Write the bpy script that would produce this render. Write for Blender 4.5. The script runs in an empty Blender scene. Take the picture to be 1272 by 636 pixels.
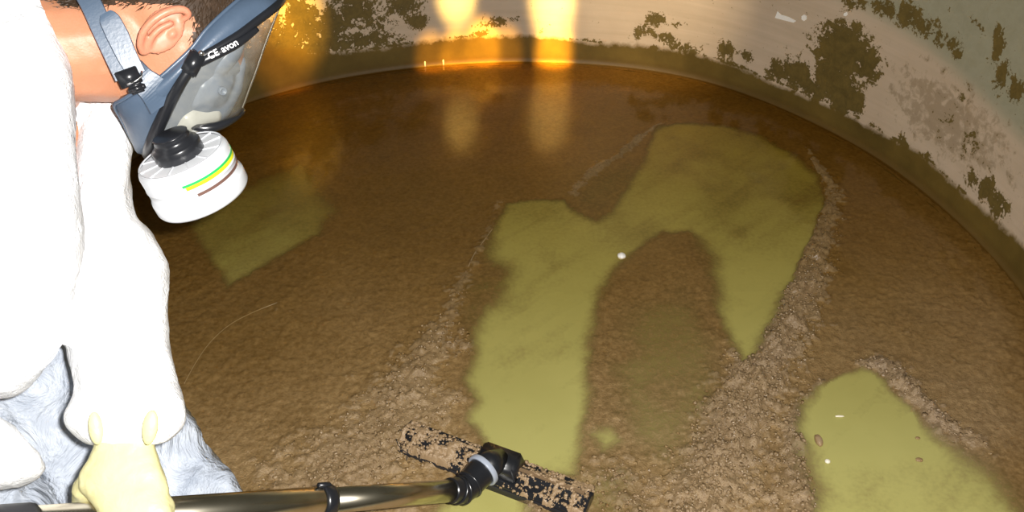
import bpy, bmesh, math, random
import numpy as np
from mathutils import Vector, Matrix, noise as mnoise

random.seed(7); rng = np.random.RandomState(7)
scene = bpy.context.scene
C = scene.collection

# ---------------------------------------------------------------- camera
FPX = 1060.0; PITCH = math.radians(37.0); H = 1.15
cam_d = bpy.data.cameras.new('camera'); cam = bpy.data.objects.new('camera', cam_d); C.objects.link(cam)
cam_d.sensor_width = 36.0; cam_d.lens = FPX / 1272 * 36.0; cam_d.clip_start = 0.02
cam.location = (0, 0, H); cam.rotation_euler = (math.pi / 2 - PITCH, 0, 0)
scene.camera = cam

# ---------------------------------------------------------------- light
w = bpy.data.worlds.new('world'); scene.world = w; w.use_nodes = True
w.node_tree.nodes['Background'].inputs[0].default_value = (0.80, 0.78, 0.62, 1)
w.node_tree.nodes['Background'].inputs[1].default_value = 0.10

def lamp(name, kind, loc, target, energy, color, **kw):
    d = bpy.data.lights.new(name, kind); o = bpy.data.objects.new(name, d); C.objects.link(o)
    d.energy = energy; d.color = color
    o.location = loc
    o.rotation_euler = (Vector(target) - Vector(loc)).to_track_quat('-Z', 'Y').to_euler()
    for k, v in kw.items(): setattr(d, k, v)
    return o
flash = lamp('camera_flash', 'SPOT', (0.045, -0.005, H + 0.035), (0.0, 1.30, 0.1), 122, (1.0, 0.97, 0.93),
             spot_size=math.radians(105), spot_blend=0.7, shadow_soft_size=0.012)
# added warm spots that draw the far wall's glow patches (sources built below, after wall helper)
GLOW = [((566, -8), 3.0, 24, (1.0, 0.72, 0.20)), ((686, -6), 3.6, 22, (1.0, 0.72, 0.22)), ((688, 30), 3.4, 8, (1.0, 0.62, 0.20)),
       ((600, 60), 2.8, 34, (1.0, 0.50, 0.03)), ((568, 70), 2.6, 22, (1.0, 0.50, 0.03)), ((538, 76), 2.8, 12, (1.0, 0.50, 0.03)), ((628, 66), 2.8, 10, (1.0, 0.50, 0.03)),
       ((688, 66), 3.0, 48, (1.0, 0.52, 0.03)), ((362, 14), 4.6, 16, (1.0, 0.58, 0.04)),
       ((345, 60), 4.6, 8, (1.0, 0.48, 0.03)), ((810, -60), 15.0, 4.5, (1.0, 0.78, 0.46))]

scene.view_settings.view_transform = 'Standard'
scene.view_settings.look = 'None'
scene.view_settings.exposure = 0.0
scene.view_settings.gamma = 1.0
scene.view_settings.use_curve_mapping = False

# ---------------------------------------------------------------- helpers
cp, sp = math.cos(PITCH), math.sin(PITCH)
CX = Vector((1, 0, 0)); CU = Vector((0, sp, cp)); CF = Vector((0, cp, -sp)); CO = Vector((0, 0, H))
def ray(px, py): return CX * ((px - 636) / FPX) + CU * ((318 - py) / FPX) + CF
def P(px, py, d): return CO + ray(px, py) * d
def Wf(px, py, z=0.0):
    r = ray(px, py); return CO + r * ((z - H) / r.z)

def setp(o, label=None, cat=None, group=None, kind=None):
    if label: o['label'] = label
    if cat: o['category'] = cat
    if group: o['group'] = group
    if kind: o['kind'] = kind
    return o
def empty(name, loc, label, cat, group=None):
    o = bpy.data.objects.new(name, None); C.objects.link(o); o.location = loc; o.empty_display_size = 0.05
    return setp(o, label, cat, group)
def link(name, me, mat=None, parent=None, smooth=True):
    o = bpy.data.objects.new(name, me); C.objects.link(o)
    if mat and not len(me.materials): me.materials.append(mat)
    if smooth and len(me.polygons): me.polygons.foreach_set('use_smooth', [True] * len(me.polygons))
    if parent:
        o.parent = parent; bpy.context.view_layer.update()
        o.matrix_parent_inverse = parent.matrix_world.inverted()
    return o
def bm_obj(name, bm, mat=None, parent=None, smooth=True, recalc=True):
    if recalc: bmesh.ops.recalc_face_normals(bm, faces=bm.faces)
    me = bpy.data.meshes.new(name); bm.to_mesh(me); bm.free()
    return link(name, me, mat, parent, smooth)
def py_obj(name, vs, fs, mat=None, parent=None, smooth=True):
    me = bpy.data.meshes.new(name); me.from_pydata([tuple(v) for v in vs], [], fs); me.update()
    return link(name, me, mat, parent, smooth)

def frame_of(ax):
    ax = ax.normalized(); t = Vector((0, 0, 1)) if abs(ax.z) < .9 else Vector((1, 0, 0))
    a = ax.cross(t).normalized(); return a, ax.cross(a).normalized()
def tube(bm, pts, rad, n=12, cap=True):
    pts = [Vector(p) for p in pts]
    if not hasattr(rad, '__len__'): rad = [rad] * len(pts)
    rings = []; a = None
    for i, p in enumerate(pts):
        t = (pts[min(i + 1, len(pts) - 1)] - pts[max(i - 1, 0)]).normalized()
        if a is None: a, b = frame_of(t)
        else:
            a = (a - t * a.dot(t)).normalized(); b = t.cross(a)
        rings.append([bm.verts.new(p + (a * math.cos(2 * math.pi * k / n) + b * math.sin(2 * math.pi * k / n)) * rad[i]) for k in range(n)])
    for r0, r1 in zip(rings, rings[1:]):
        for k in range(n): bm.faces.new((r0[k], r0[(k + 1) % n], r1[(k + 1) % n], r1[k]))
    if cap: bm.faces.new(rings[0][::-1]); bm.faces.new(rings[-1])
def lathe(bm, prof, origin, axis, n=48, close=False):
    """prof: list of (radius, height along axis)"""
    axis = Vector(axis).normalized(); a, b = frame_of(axis); rings = []
    for r, h in prof:
        c = Vector(origin) + axis * h
        if r < 1e-5: rings.append([bm.verts.new(c)])
        else: rings.append([bm.verts.new(c + (a * math.cos(2 * math.pi * k / n) + b * math.sin(2 * math.pi * k / n)) * r) for k in range(n)])
    if close: rings.append(rings[0])
    for r0, r1 in zip(rings, rings[1:]):
        for k in range(n):
            k2 = (k + 1) % n
            if len(r0) == 1 and len(r1) == 1: continue
            if len(r0) == 1: bm.faces.new((r0[0], r1[k2], r1[k]))
            elif len(r1) == 1: bm.faces.new((r0[k], r0[k2], r1[0]))
            else: bm.faces.new((r0[k], r0[k2], r1[k2], r1[k]))
def box(bm, c, ax, ay, az, taper=1.0):
    c = Vector(c); vs = []
    for k in (-1, 1):
        for i, j in ((-1, -1), (1, -1), (1, 1), (-1, 1)):
            f = taper if k > 0 else 1.0
            vs.append(bm.verts.new(c + ax * i * f + ay * j * f + az * k))
    for f in ((3, 2, 1, 0), (4, 5, 6, 7), (0, 1, 5, 4), (1, 2, 6, 5), (2, 3, 7, 6), (3, 0, 4, 7)):
        bm.faces.new([vs[i] for i in f])
def catmull(pts, per=6):
    pts = [np.array(p, float) for p in pts]; out = []
    for i in range(len(pts) - 1):
        p0 = pts[max(i - 1, 0)]; p1 = pts[i]; p2 = pts[i + 1]; p3 = pts[min(i + 2, len(pts) - 1)]
        for k in range(per):
            t = k / per
            out.append(.5 * (2 * p1 + (p2 - p0) * t + (2 * p0 - 5 * p1 + 4 * p2 - p3) * t * t + (3 * p1 - p0 - 3 * p2 + p3) * t ** 3))
    out.append(pts[-1]); return out
def resample(pts, n):
    a = np.array([list(p) for p in pts], float); s = np.r_[0, np.cumsum(np.linalg.norm(np.diff(a[:, :3], axis=0), axis=1))]
    t = np.linspace(0, s[-1], n); return np.stack([np.interp(t, s, a[:, k]) for k in range(a.shape[1])], 1)

ICO = None
def ico_data():
    global ICO
    if ICO is None:
        b = bmesh.new(); bmesh.ops.create_icosphere(b, subdivisions=2, radius=1)
        ICO = ([v.co.copy() for v in b.verts], [[v.index for v in f.verts] for f in b.faces]); b.free()
    return ICO
class Blob:
    """union of ellipsoids / swept spheres / lofts, fused into one surface by a voxel remesh"""
    def __init__(s): s.v = []; s.f = []
    def ell(s, c, axes):
        V, F = ico_data(); n = len(s.v); c = Vector(c)
        M = Matrix((axes[0], axes[1], axes[2])).transposed()
        s.v += [c + M @ v for v in V]; s.f += [[i + n for i in f] for f in F]
        return s
    def ball(s, c, r): return s.ell(c, (Vector((r, 0, 0)), Vector((0, r, 0)), Vector((0, 0, r))))
    def chain(s, pts):
        """pts: (Vector, radius)"""
        for (p, r), (q, t) in zip(pts, pts[1:]):
            p = Vector(p); q = Vector(q); L = (q - p).length; n = max(2, int(L / (min(r, t) * .3)) + 1)
            for k in range(n + 1):
                u = k / n; s.ball(p.lerp(q, u), r + (t - r) * u)
        return s
    def loft(s, rings, n=40, per=5, sq=2.0):
        """rings: (Lx,Ly,Rx,Ry,depth,half thickness): an oval section between two outline points"""
        R = catmull(rings, per); vs = []
        for lx, ly, rx, ry, d, th in R:
            a = P(lx, ly, d); b = P(rx, ry, d); c = (a + b) / 2; h = (b - a) / 2
            # widen slightly to compensate nothing: silhouette stays on outline points
            for k in range(n):
                t = 2 * math.pi * k / n; ct, st = math.cos(t), math.sin(t)
                e = 2 / sq
                vs.append(c + h * (abs(ct) ** e * (1 if ct > 0 else -1)) + ray((lx + rx) / 2, (ly + ry) / 2).normalized() * (abs(st) ** e * (1 if st > 0 else -1) * th))
        o = len(s.v); s.v += vs; m = len(R)
        for i in range(m - 1):
            for k in range(n):
                s.f.append([o + i * n + k, o + i * n + (k + 1) % n, o + (i + 1) * n + (k + 1) % n, o + (i + 1) * n + k])
        s.f.append([o + k for k in range(n)][::-1]); s.f.append([o + (m - 1) * n + k for k in range(n)])
        return s
    def mesh(s, voxel, smooth=6, factor=.5):
        me = bpy.data.meshes.new('tmp'); me.from_pydata([tuple(v) for v in s.v], [], s.f)
        bm = bmesh.new(); bm.from_mesh(me); bmesh.ops.recalc_face_normals(bm, faces=bm.faces); bm.to_mesh(me); bm.free()
        o = bpy.data.objects.new('tmp', me); C.objects.link(o)
        r = o.modifiers.new('r', 'REMESH'); r.mode = 'VOXEL'; r.voxel_size = voxel; r.use_smooth_shade = True
        if smooth:
            m = o.modifiers.new('s', 'SMOOTH'); m.iterations = smooth; m.factor = factor
        dg = bpy.context.evaluated_depsgraph_get(); dg.update()
        out = bpy.data.meshes.new_from_object(o.evaluated_get(dg))
        bpy.data.objects.remove(o); out.materials.clear(); return out

def displace(me, fn):
    n = len(me.vertices); co = np.empty(n * 3, 'f'); me.vertices.foreach_get('co', co); co = co.reshape(-1, 3)
    no = np.empty(n * 3, 'f'); me.vertices.foreach_get('normal', no); no = no.reshape(-1, 3)
    d = np.array([fn(Vector(p)) for p in co]); co = co + no * d[:, None]
    me.vertices.foreach_set('co', co.ravel().astype('f')); me.update()

TAB = rng.rand(256, 256)
def vnoise(x, y, sc, seed=0):
    x = x / sc + seed * 17.31; y = y / sc + seed * 9.77
    xi = np.floor(x).astype(int); yi = np.floor(y).astype(int); fx = x - xi; fy = y - yi
    fx = fx ** 3 * (fx * (fx * 6 - 15) + 10); fy = fy ** 3 * (fy * (fy * 6 - 15) + 10)
    g = lambda a, b: TAB[a % 256, b % 256]
    return (g(xi, yi) * (1 - fx) + g(xi + 1, yi) * fx) * (1 - fy) + (g(xi, yi + 1) * (1 - fx) + g(xi + 1, yi + 1) * fx) * fy
def fbm(x, y, sc, oct=4, seed=0):
    a = 1; s = 0; t = 0
    for k in range(oct):
        s = s + a * (vnoise(x, y, sc, seed + k) - .5) * 2; t += a; a *= .55; sc *= .5
    return s / t
def sstep(x, a, b):
    t = np.clip((x - a) / (b - a), 0, 1); return t * t * (3 - 2 * t)

# ---------------------------------------------------------------- materials
def mat(name, color, rough=.5, metal=0, spec=.5, **kw):
    m = bpy.data.materials.new(name); m.use_nodes = True; b = m.node_tree.nodes['Principled BSDF']
    b.inputs['Base Color'].default_value = (*color, 1); b.inputs['Roughness'].default_value = rough
    b.inputs['Metallic'].default_value = metal; b.inputs['Specular IOR Level'].default_value = spec
    for k, v in kw.items(): b.inputs[k].default_value = v
    return m
def nd(m, t, **kw):
    n = m.node_tree.nodes.new(t)
    for k, v in kw.items():
        if k in n.inputs.keys(): n.inputs[k].default_value = v
        else: setattr(n, k, v)
    return n
def lk(m, a, b): m.node_tree.links.new(a, b)
def noise_n(m, scale, detail=4, rough=.55, dist=0, coord=None):
    n = nd(m, 'ShaderNodeTexNoise'); n.inputs['Scale'].default_value = scale; n.inputs['Detail'].default_value = detail
    n.inputs['Roughness'].default_value = rough; n.inputs['Distortion'].default_value = dist
    if coord is None:
        g = nd(m, 'ShaderNodeNewGeometry'); lk(m, g.outputs['Position'], n.inputs['Vector'])
    else: lk(m, coord, n.inputs['Vector'])
    return n.outputs['Fac']
def ramp(m, fac, stops):
    r = nd(m, 'ShaderNodeValToRGB'); e = r.color_ramp.elements
    while len(e) < len(stops): e.new(.5)
    for i, (p, c) in enumerate(stops): e[i].position = p; e[i].color = (*c, 1) if len(c) == 3 else c
    lk(m, fac, r.inputs['Fac']); return r.outputs['Color']
def mix(m, fac, a, b):
    n = nd(m, 'ShaderNodeMix'); n.data_type = 'RGBA'
    for s, v in ((n.inputs[0], fac), (n.inputs[6], a), (n.inputs[7], b)):
        if isinstance(v, (int, float)): s.default_value = v
        elif isinstance(v, tuple): s.default_value = (*v, 1)
        else: lk(m, v, s)
    return n.outputs[2]
def math_n(m, op, a, b=None, clamp=False):
    n = nd(m, 'ShaderNodeMath'); n.operation = op; n.use_clamp = clamp
    for s, v in ((n.inputs[0], a), (n.inputs[1], b)):
        if v is None: continue
        if isinstance(v, (int, float)): s.default_value = v
        else: lk(m, v, s)
    return n.outputs[0]
def bump(m, h, strength=.3, dist=.01):
    n = nd(m, 'ShaderNodeBump'); n.inputs['Strength'].default_value = strength; n.inputs['Distance'].default_value = dist
    lk(m, h, n.inputs['Height']); lk(m, n.outputs[0], m.node_tree.nodes['Principled BSDF'].inputs['Normal'])
def base(m, c): lk(m, c, m.node_tree.nodes['Principled BSDF'].inputs['Base Color'])
def attr(m, name): n = nd(m, 'ShaderNodeAttribute'); n.attribute_name = name; return n.outputs['Fac']

# green gel-coat floor
M_floor = mat('gelcoat_floor', (.40, .39, .10), .35)
base(M_floor, mix(M_floor, noise_n(M_floor, 5, 5), (.40, .385, .135), (.52, .505, .20)))
# sludge
M_sed = mat('sludge', (.33, .22, .11), .36, spec=.5)
def build_sed(m, film):
    n1 = noise_n(m, 9, 6, .6, .3); n2 = noise_n(m, 120, 4, .65); n3 = noise_n(m, 420, 3, .6)
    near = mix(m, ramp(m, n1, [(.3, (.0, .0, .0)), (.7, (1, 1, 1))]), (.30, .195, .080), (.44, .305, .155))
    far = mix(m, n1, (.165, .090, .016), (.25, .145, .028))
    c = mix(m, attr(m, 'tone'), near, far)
    c = mix(m, attr(m, 'grey'), c, (.33, .24, .155))
    c = mix(m, ramp(m, n2, [(.35, (0, 0, 0)), (.75, (1, 1, 1))]), mix(m, .55, c, (.13, .075, .03)), mix(m, .25, c, (.52, .38, .24)))
    base(m, c)
    hh = math_n(m, 'ADD', n2, math_n(m, 'MULTIPLY', n3, .45))
    b = nd(m, 'ShaderNodeBump'); lk(m, hh, b.inputs['Height']); b.inputs['Distance'].default_value = .006
    lk(m, math_n(m, 'SUBTRACT', .62, math_n(m, 'MULTIPLY', attr(m, 'tone'), .45)), b.inputs['Strength'])
    P_ = m.node_tree.nodes['Principled BSDF']; lk(m, b.outputs[0], P_.inputs['Normal'])
    if film:
        cov = math_n(m, 'ADD', attr(m, 'cover'), math_n(m, 'MULTIPLY', math_n(m, 'SUBTRACT', n2, .5), .45))
        cov = math_n(m, 'ADD', cov, math_n(m, 'MULTIPLY', math_n(m, 'SUBTRACT', n1, .5), .35))
        a = nd(m, 'ShaderNodeMapRange'); a.interpolation_type = 'SMOOTHSTEP'; lk(m, cov, a.inputs[0])
        a.inputs[1].default_value = .0; a.inputs[2].default_value = 1.0
        lk(m, a.outputs[0], P_.inputs['Alpha'])
build_sed(M_sed, True)
M_crumb = mat('sludge_crumbs_wet', (.33, .22, .11), .22, spec=.7)
build_sed(M_crumb, False)
M_clump = mat('sludge_crumbs', (.3, .2, .1), .30, spec=.6)
base(M_clump, mix(M_clump, noise_n(M_clump, 60, 3), (.24, .15, .07), (.46, .33, .20)))
bump(M_clump, noise_n(M_clump, 500, 3), .5, .003)
# water: tea-coloured, clear, with a slightly rippled surface
M_water = bpy.data.materials.new('water'); M_water.use_nodes = True
nt = M_water.node_tree; nt.nodes.remove(nt.nodes['Principled BSDF'])
tr = nd(M_water, 'ShaderNodeBsdfTransparent'); tr.inputs[0].default_value = (.97, .93, .74, 1)
wg = nd(M_water, 'ShaderNodeNewGeometry'); wsx = nd(M_water, 'ShaderNodeSeparateXYZ'); lk(M_water, wg.outputs['Position'], wsx.inputs[0])
wmr = nd(M_water, 'ShaderNodeMapRange'); lk(M_water, wsx.outputs['Y'], wmr.inputs[0]); wmr.inputs[1].default_value = 1.0; wmr.inputs[2].default_value = 2.1   # tea tint browner with distance; far light falloff put into it too
lk(M_water, mix(M_water, wmr.outputs[0], (.98, .96, .90), (.80, .68, .36)), tr.inputs[0])
gl = nd(M_water, 'ShaderNodeBsdfGlossy'); gl.inputs['Roughness'].default_value = .09
lw = nd(M_water, 'ShaderNodeLayerWeight'); lw.inputs['Blend'].default_value = .5
fr_o = math_n(M_water, 'ADD', math_n(M_water, 'MULTIPLY', math_n(M_water, 'POWER', lw.outputs['Facing'], 5.0), .98), .02)
bw = nd(M_water, 'ShaderNodeBump'); bw.inputs['Strength'].default_value = .06; bw.inputs['Distance'].default_value = .01
lk(M_water, noise_n(M_water, 14, 3), bw.inputs['Height']); lk(M_water, bw.outputs[0], gl.inputs['Normal'])
mx = nd(M_water, 'ShaderNodeMixShader'); lk(M_water, fr_o, mx.inputs[0]); lk(M_water, tr.outputs[0], mx.inputs[1]); lk(M_water, gl.outputs[0], mx.inputs[2])
lk(M_water, mx.outputs[0], nt.nodes['Material Output'].inputs['Surface'])
# wall
M_wall = mat('tank_wall', (.5, .42, .33), .5, spec=.3)
def build_wall(m):
    geo = nd(m, 'ShaderNodeNewGeometry'); sxyz = nd(m, 'ShaderNodeSeparateXYZ'); lk(m, geo.outputs['Position'], sxyz.inputs[0])
    n1 = noise_n(m, 6, 5, .6); n2 = noise_n(m, 38, 6, .68, .4); n3 = noise_n(m, 160, 3, .6)
    mp = nd(m, 'ShaderNodeMapping'); mp.inputs['Scale'].default_value = (3, 3, 60); lk(m, geo.outputs['Position'], mp.inputs['Vector'])
    st = noise_n(m, 1.0, 4, .5, .2, mp.outputs[0])
    c = mix(m, n1, (.50, .38, .27), (.66, .54, .41))
    c = mix(m, ramp(m, st, [(.35, (0, 0, 0)), (.7, (1, 1, 1))]), mix(m, .25, c, (.36, .28, .18)), c)
    up = attr(m, 'upper')
    c = mix(m, up, c, mix(m, n2, (.27, .26, .17), (.40, .38, .28)))
    thin = math_n(m, 'MULTIPLY', ramp(m, math_n(m, 'ADD', n2, math_n(m, 'MULTIPLY', attr(m, 'speck'), .35)), [(.66, (0, 0, 0)), (.78, (1, 1, 1))]), .55)
    c = mix(m, thin, c, (.25, .18, .10))
    s = math_n(m, 'ADD', attr(m, 'stain'), math_n(m, 'MULTIPLY', math_n(m, 'SUBTRACT', n2, .5), 2.6))
    s = math_n(m, 'ADD', s, math_n(m, 'MULTIPLY', math_n(m, 'SUBTRACT', n3, .5), 1.1))
    sf = ramp(m, s, [(.45, (0, 0, 0)), (.56, (1, 1, 1))])
    sc = mix(m, ramp(m, n2, [(.3, (0, 0, 0)), (.75, (1, 1, 1))]), (.085, .062, .018), (.18, .125, .035))
    c = mix(m, sf, c, sc)
    band = mix(m, ramp(m, n1, [(.3, (0, 0, 0)), (.7, (1, 1, 1))]), (.085, .056, .012), (.165, .108, .024))
    cz = nd(m, 'ShaderNodeMapRange'); lk(m, math_n(m, 'ADD', sxyz.outputs['Z'], math_n(m, 'MULTIPLY', n2, .02)), cz.inputs[0]); cz.inputs[1].default_value = .045; cz.inputs[2].default_value = .015
    band = mix(m, cz.outputs[0], band, (.10, .055, .012))
    lw_ = math_n(m, 'ADD', attr(m, 'low'), math_n(m, 'MULTIPLY', math_n(m, 'SUBTRACT', n2, .5), .9))
    c = mix(m, ramp(m, lw_, [(.30, (0, 0, 0)), (.72, (1, 1, 1))]), c, band)
    base(m, c); bump(m, math_n(m, 'ADD', n2, math_n(m, 'MULTIPLY', n3, .4)), .18, .004)
build_wall(M_wall)
M_bead = mat('joint_bead', (.3, .2, .09), .7, spec=.15)
base(M_bead, mix(M_bead, noise_n(M_bead, 20, 4), (.07, .042, .010), (.17, .115, .04)))
# suit etc.
M_suit = mat('white_coverall', (.86, .87, .89), .65, spec=.25)
bump(M_suit, math_n(M_suit, 'ADD', noise_n(M_suit, 22, 5, .6, .6), math_n(M_suit, 'MULTIPLY', noise_n(M_suit, 300, 2), .2)), .55, .012)
M_trous = mat('shaded_suit_legs', (.50, .55, .63), .5, spec=.3)  # legs of the white suit: dimmer bluish shade put into the colour
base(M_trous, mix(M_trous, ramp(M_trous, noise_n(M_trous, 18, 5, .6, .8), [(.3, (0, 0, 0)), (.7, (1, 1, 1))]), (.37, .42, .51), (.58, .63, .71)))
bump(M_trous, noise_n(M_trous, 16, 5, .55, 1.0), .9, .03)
M_skin = mat('skin', (.70, .36, .22), .45, spec=.4, **{'Subsurface Weight': .15, 'Subsurface Scale': .01})
M_skin.node_tree.nodes['Principled BSDF'].inputs['Subsurface Radius'].default_value = (1, .35, .2)
base(M_skin, mix(M_skin, noise_n(M_skin, 22, 4), (.40, .165, .085), (.52, .24, .135)))
bump(M_skin, noise_n(M_skin, 420, 3), .15, .002)
M_ear = mat('ear_skin', (.70, .30, .20), .42, spec=.4, **{'Subsurface Weight': .2, 'Subsurface Scale': .006})
base(M_ear, mix(M_ear, noise_n(M_ear, 60, 3), (.50, .16, .09), (.58, .27, .17)))
M_hair = mat('dark_brown_hair', (.055, .035, .022), .5, spec=.25)
base(M_hair, mix(M_hair, noise_n(M_hair, 90, 4), (.012, .008, .005), (.075, .045, .026)))
M_scalp = mat('scalp', (.10, .06, .04), .7)
M_rub = mat('blue_grey_rubber', (.15, .21, .29), .38, spec=.55)
base(M_rub, mix(M_rub, noise_n(M_rub, 26, 4), (.045, .070, .108), (.075, .110, .165)))
bump(M_rub, noise_n(M_rub, 260, 3), .1, .002)
M_black = mat('black_plastic', (.012, .013, .016), .28, spec=.6)
M_blackm = mat('black_rubber', (.02, .02, .024), .5)
M_cup = mat('grey_inner_cup', (.15, .18, .23), .4)
M_lens = bpy.data.materials.new('clear_visor'); M_lens.use_nodes = True
ln = M_lens.node_tree; ln.nodes.remove(ln.nodes['Principled BSDF'])
t_ = nd(M_lens, 'ShaderNodeBsdfTransparent'); t_.inputs[0].default_value = (.93, .93, .90, 1)
g_ = nd(M_lens, 'ShaderNodeBsdfGlossy'); g_.inputs['Roughness'].default_value = .10
d_ = nd(M_lens, 'ShaderNodeBsdfDiffuse'); d_.inputs[0].default_value = (.62, .60, .52, 1)
lw2 = nd(M_lens, 'ShaderNodeLayerWeight'); lw2.inputs['Blend'].default_value = .5
f_o = math_n(M_lens, 'ADD', math_n(M_lens, 'MULTIPLY', math_n(M_lens, 'POWER', lw2.outputs['Facing'], 5.0), .8), .04)
m1 = nd(M_lens, 'ShaderNodeMixShader'); m2 = nd(M_lens, 'ShaderNodeMixShader')
lk(M_lens, ramp(M_lens, noise_n(M_lens, 45, 4, .6, .5), [(.35, (.06,) * 3), (.8, (.22,) * 3)]), m1.inputs[0])
lk(M_lens, t_.outputs[0], m1.inputs[1]); lk(M_lens, d_.outputs[0], m1.inputs[2])
lk(M_lens, f_o, m2.inputs[0]); lk(M_lens, m1.outputs[0], m2.inputs[1]); lk(M_lens, g_.outputs[0], m2.inputs[2])
lk(M_lens, m2.outputs[0], ln.nodes['Material Output'].inputs['Surface'])
M_white = mat('white_plastic', (.55, .57, .60), .35)
M_can = mat('canister_plastic', (.58, .60, .63), .32)
M_text = mat('white_print', (.9, .9, .9), .5)
M_green = mat('green_stripe', (.02, .42, .10), .4)
M_yel = mat('yellow_stripe', (.75, .80, .02), .4)
M_brn = mat('brown_stripe', (.14, .075, .06), .4)
M_steel = mat('chrome_tube', (.48, .44, .36), .24, 1.0)
base(M_steel, mix(M_steel, ramp(M_steel, noise_n(M_steel, 30, 4), [(.35, (0, 0, 0)), (.8, (1, 1, 1))]), (.60, .55, .44), (.46, .41, .31)))
M_ring = mat('grey_ring', (.36, .40, .48), .35)
M_glove = mat('pale_yellow_glove', (.80, .77, .45), .42, spec=.45)
base(M_glove, mix(M_glove, noise_n(M_glove, 25, 4), (.58, .54, .26), (.68, .64, .36)))
bump(M_glove, noise_n(M_glove, 60, 4, .6, .6), .3, .006)
M_peb = mat('white_pebble', (.92, .89, .84), .35)
M_chip = mat('tan_chip', (.42, .33, .2), .6)
M_eye = mat('eye_white', (.8, .78, .75), .15)

# ================================================================= SETTING
TC = Vector((-0.007, 1.479, 0)); TR = 1.082
rim_px = [(300,132),(350,117),(400,104),(450,95),(500,88),(550,83),(600,80),(660,79),(720,81),(800,88),(870,101),(940,124),(1000,150),(1050,175),(1100,205),(1150,243),(1200,287),(1240,330),(1272,366)]
_th = []; _r = []
for x, y in rim_px:
    q = Wf(x, y) - TC; _th.append(math.atan2(q.y, q.x)); _r.append(q.xy.length)
_th = np.array(_th[::-1]); _r = np.array(_r[::-1])
_th = np.r_[_th[0] - .7, _th, _th[-1] + .7]; _r = np.r_[TR, _r, TR]
tt = np.linspace(-2.5, 5.5, 3000); rr = np.interp(tt, _th, _r)
kk = np.exp(-np.linspace(-2, 2, 121) ** 2); rr = np.convolve(np.pad(rr, 60, mode='edge'), kk / kk.sum(), 'valid')
def Rt(th): return np.interp(th, tt, rr)
TH0, TH1 = math.radians(-48), math.radians(218)      # the arc of wall the picture can see; the near side is the open hatch
WH = .92

def wall_hit(px, py):
    r = ray(px, py); t = 1.0
    for _ in range(60):
        p = CO + r * t; q = p - TC; th = math.atan2(q.y, q.x)
        if th < -1.6: th += 2 * math.pi
        t += (float(Rt(th)) - q.xy.length) * .6
    p = CO + r * t; q = p - TC; th = math.atan2(q.y, q.x)
    return (th if th > -1.6 else th + 2 * math.pi), p.z, p

# floor disc
bm = bmesh.new()
N = 200; cv = bm.verts.new(TC); ring = []
for k in range(N):
    th = -1.2 + 2 * math.pi * k / N; tq = th
    r_ = float(Rt(tq)) + .02
    ring.append(bm.verts.new(TC + Vector((math.cos(th), math.sin(th), 0)) * r_))
ring2 = [bm.verts.new(v.co * 1 - Vector((0, 0, .02))) for v in ring]
for k in range(N):
    bm.faces.new((cv, ring[k], ring[(k + 1) % N])); bm.faces.new((ring[k], ring2[k], ring2[(k + 1) % N], ring[(k + 1) % N]))
o = bm_obj('floor', bm, M_floor, smooth=False); setp(o, 'yellow-green coated round tank floor under the brown sludge', None, kind='structure')

bm = bmesh.new(); bmesh.ops.create_circle(bm, cap_ends=True, segments=64, radius=3.2); bm.transform(Matrix.Translation((0, 1.2, -.024)))
M_out = mat('plant_floor', (.20, .19, .17), .8); base(M_out, mix(M_out, noise_n(M_out, 8, 5), (.15, .145, .13), (.25, .24, .21)))
setp(bm_obj('floor', bm, M_out, smooth=False), 'grey concrete ground around the tank', None, kind='structure')
# wall grid with cove
nth, nz = 1150, 190
ths = np.linspace(TH0, TH1, nth)
prof = []                                             # (inset, z)
for k in range(10):
    a = math.pi / 2 * k / 9; prof.append((.022 * (1 - math.sin(a)), .022 * (1 - math.cos(a))))
for z in np.linspace(.026, WH, nz - 10): prof.append((0.0, z))
prof = np.array(prof); nz = len(prof)
TT, ZZ = np.meshgrid(ths, prof[:, 1], indexing='ij'); _, IN = np.meshgrid(ths, prof[:, 0], indexing='ij')
RR = Rt(TT) - IN
RR = RR + .0015 * fbm(TT, ZZ, .22, 3, 3) * sstep(ZZ, .02, .1)
X = TC.x + RR * np.cos(TT); Y = TC.y + RR * np.sin(TT)
co = np.stack([X, Y, ZZ], -1).reshape(-1, 3)
idx = np.arange(nth * nz).reshape(nth, nz)
quads = np.stack([idx[:-1, :-1], idx[:-1, 1:], idx[1:, 1:], idx[1:, :-1]], -1).reshape(-1, 4)
def grid_mesh(name, co, quads, attrs):
    me = bpy.data.meshes.new(name); me.vertices.add(len(co)); me.vertices.foreach_set('co', co.ravel().astype('f'))
    me.loops.add(quads.size); me.loops.foreach_set('vertex_index', quads.ravel().astype('i'))
    me.polygons.add(len(quads)); me.polygons.foreach_set('loop_start', np.arange(0, quads.size, 4).astype('i'))
    me.update(calc_edges=True)
    for k, v in attrs.items():
        a = me.attributes.new(k, 'FLOAT', 'POINT'); a.data.foreach_set('value', v.ravel().astype('f'))
    me.validate(); return me
ARC = TT * TR
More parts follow.
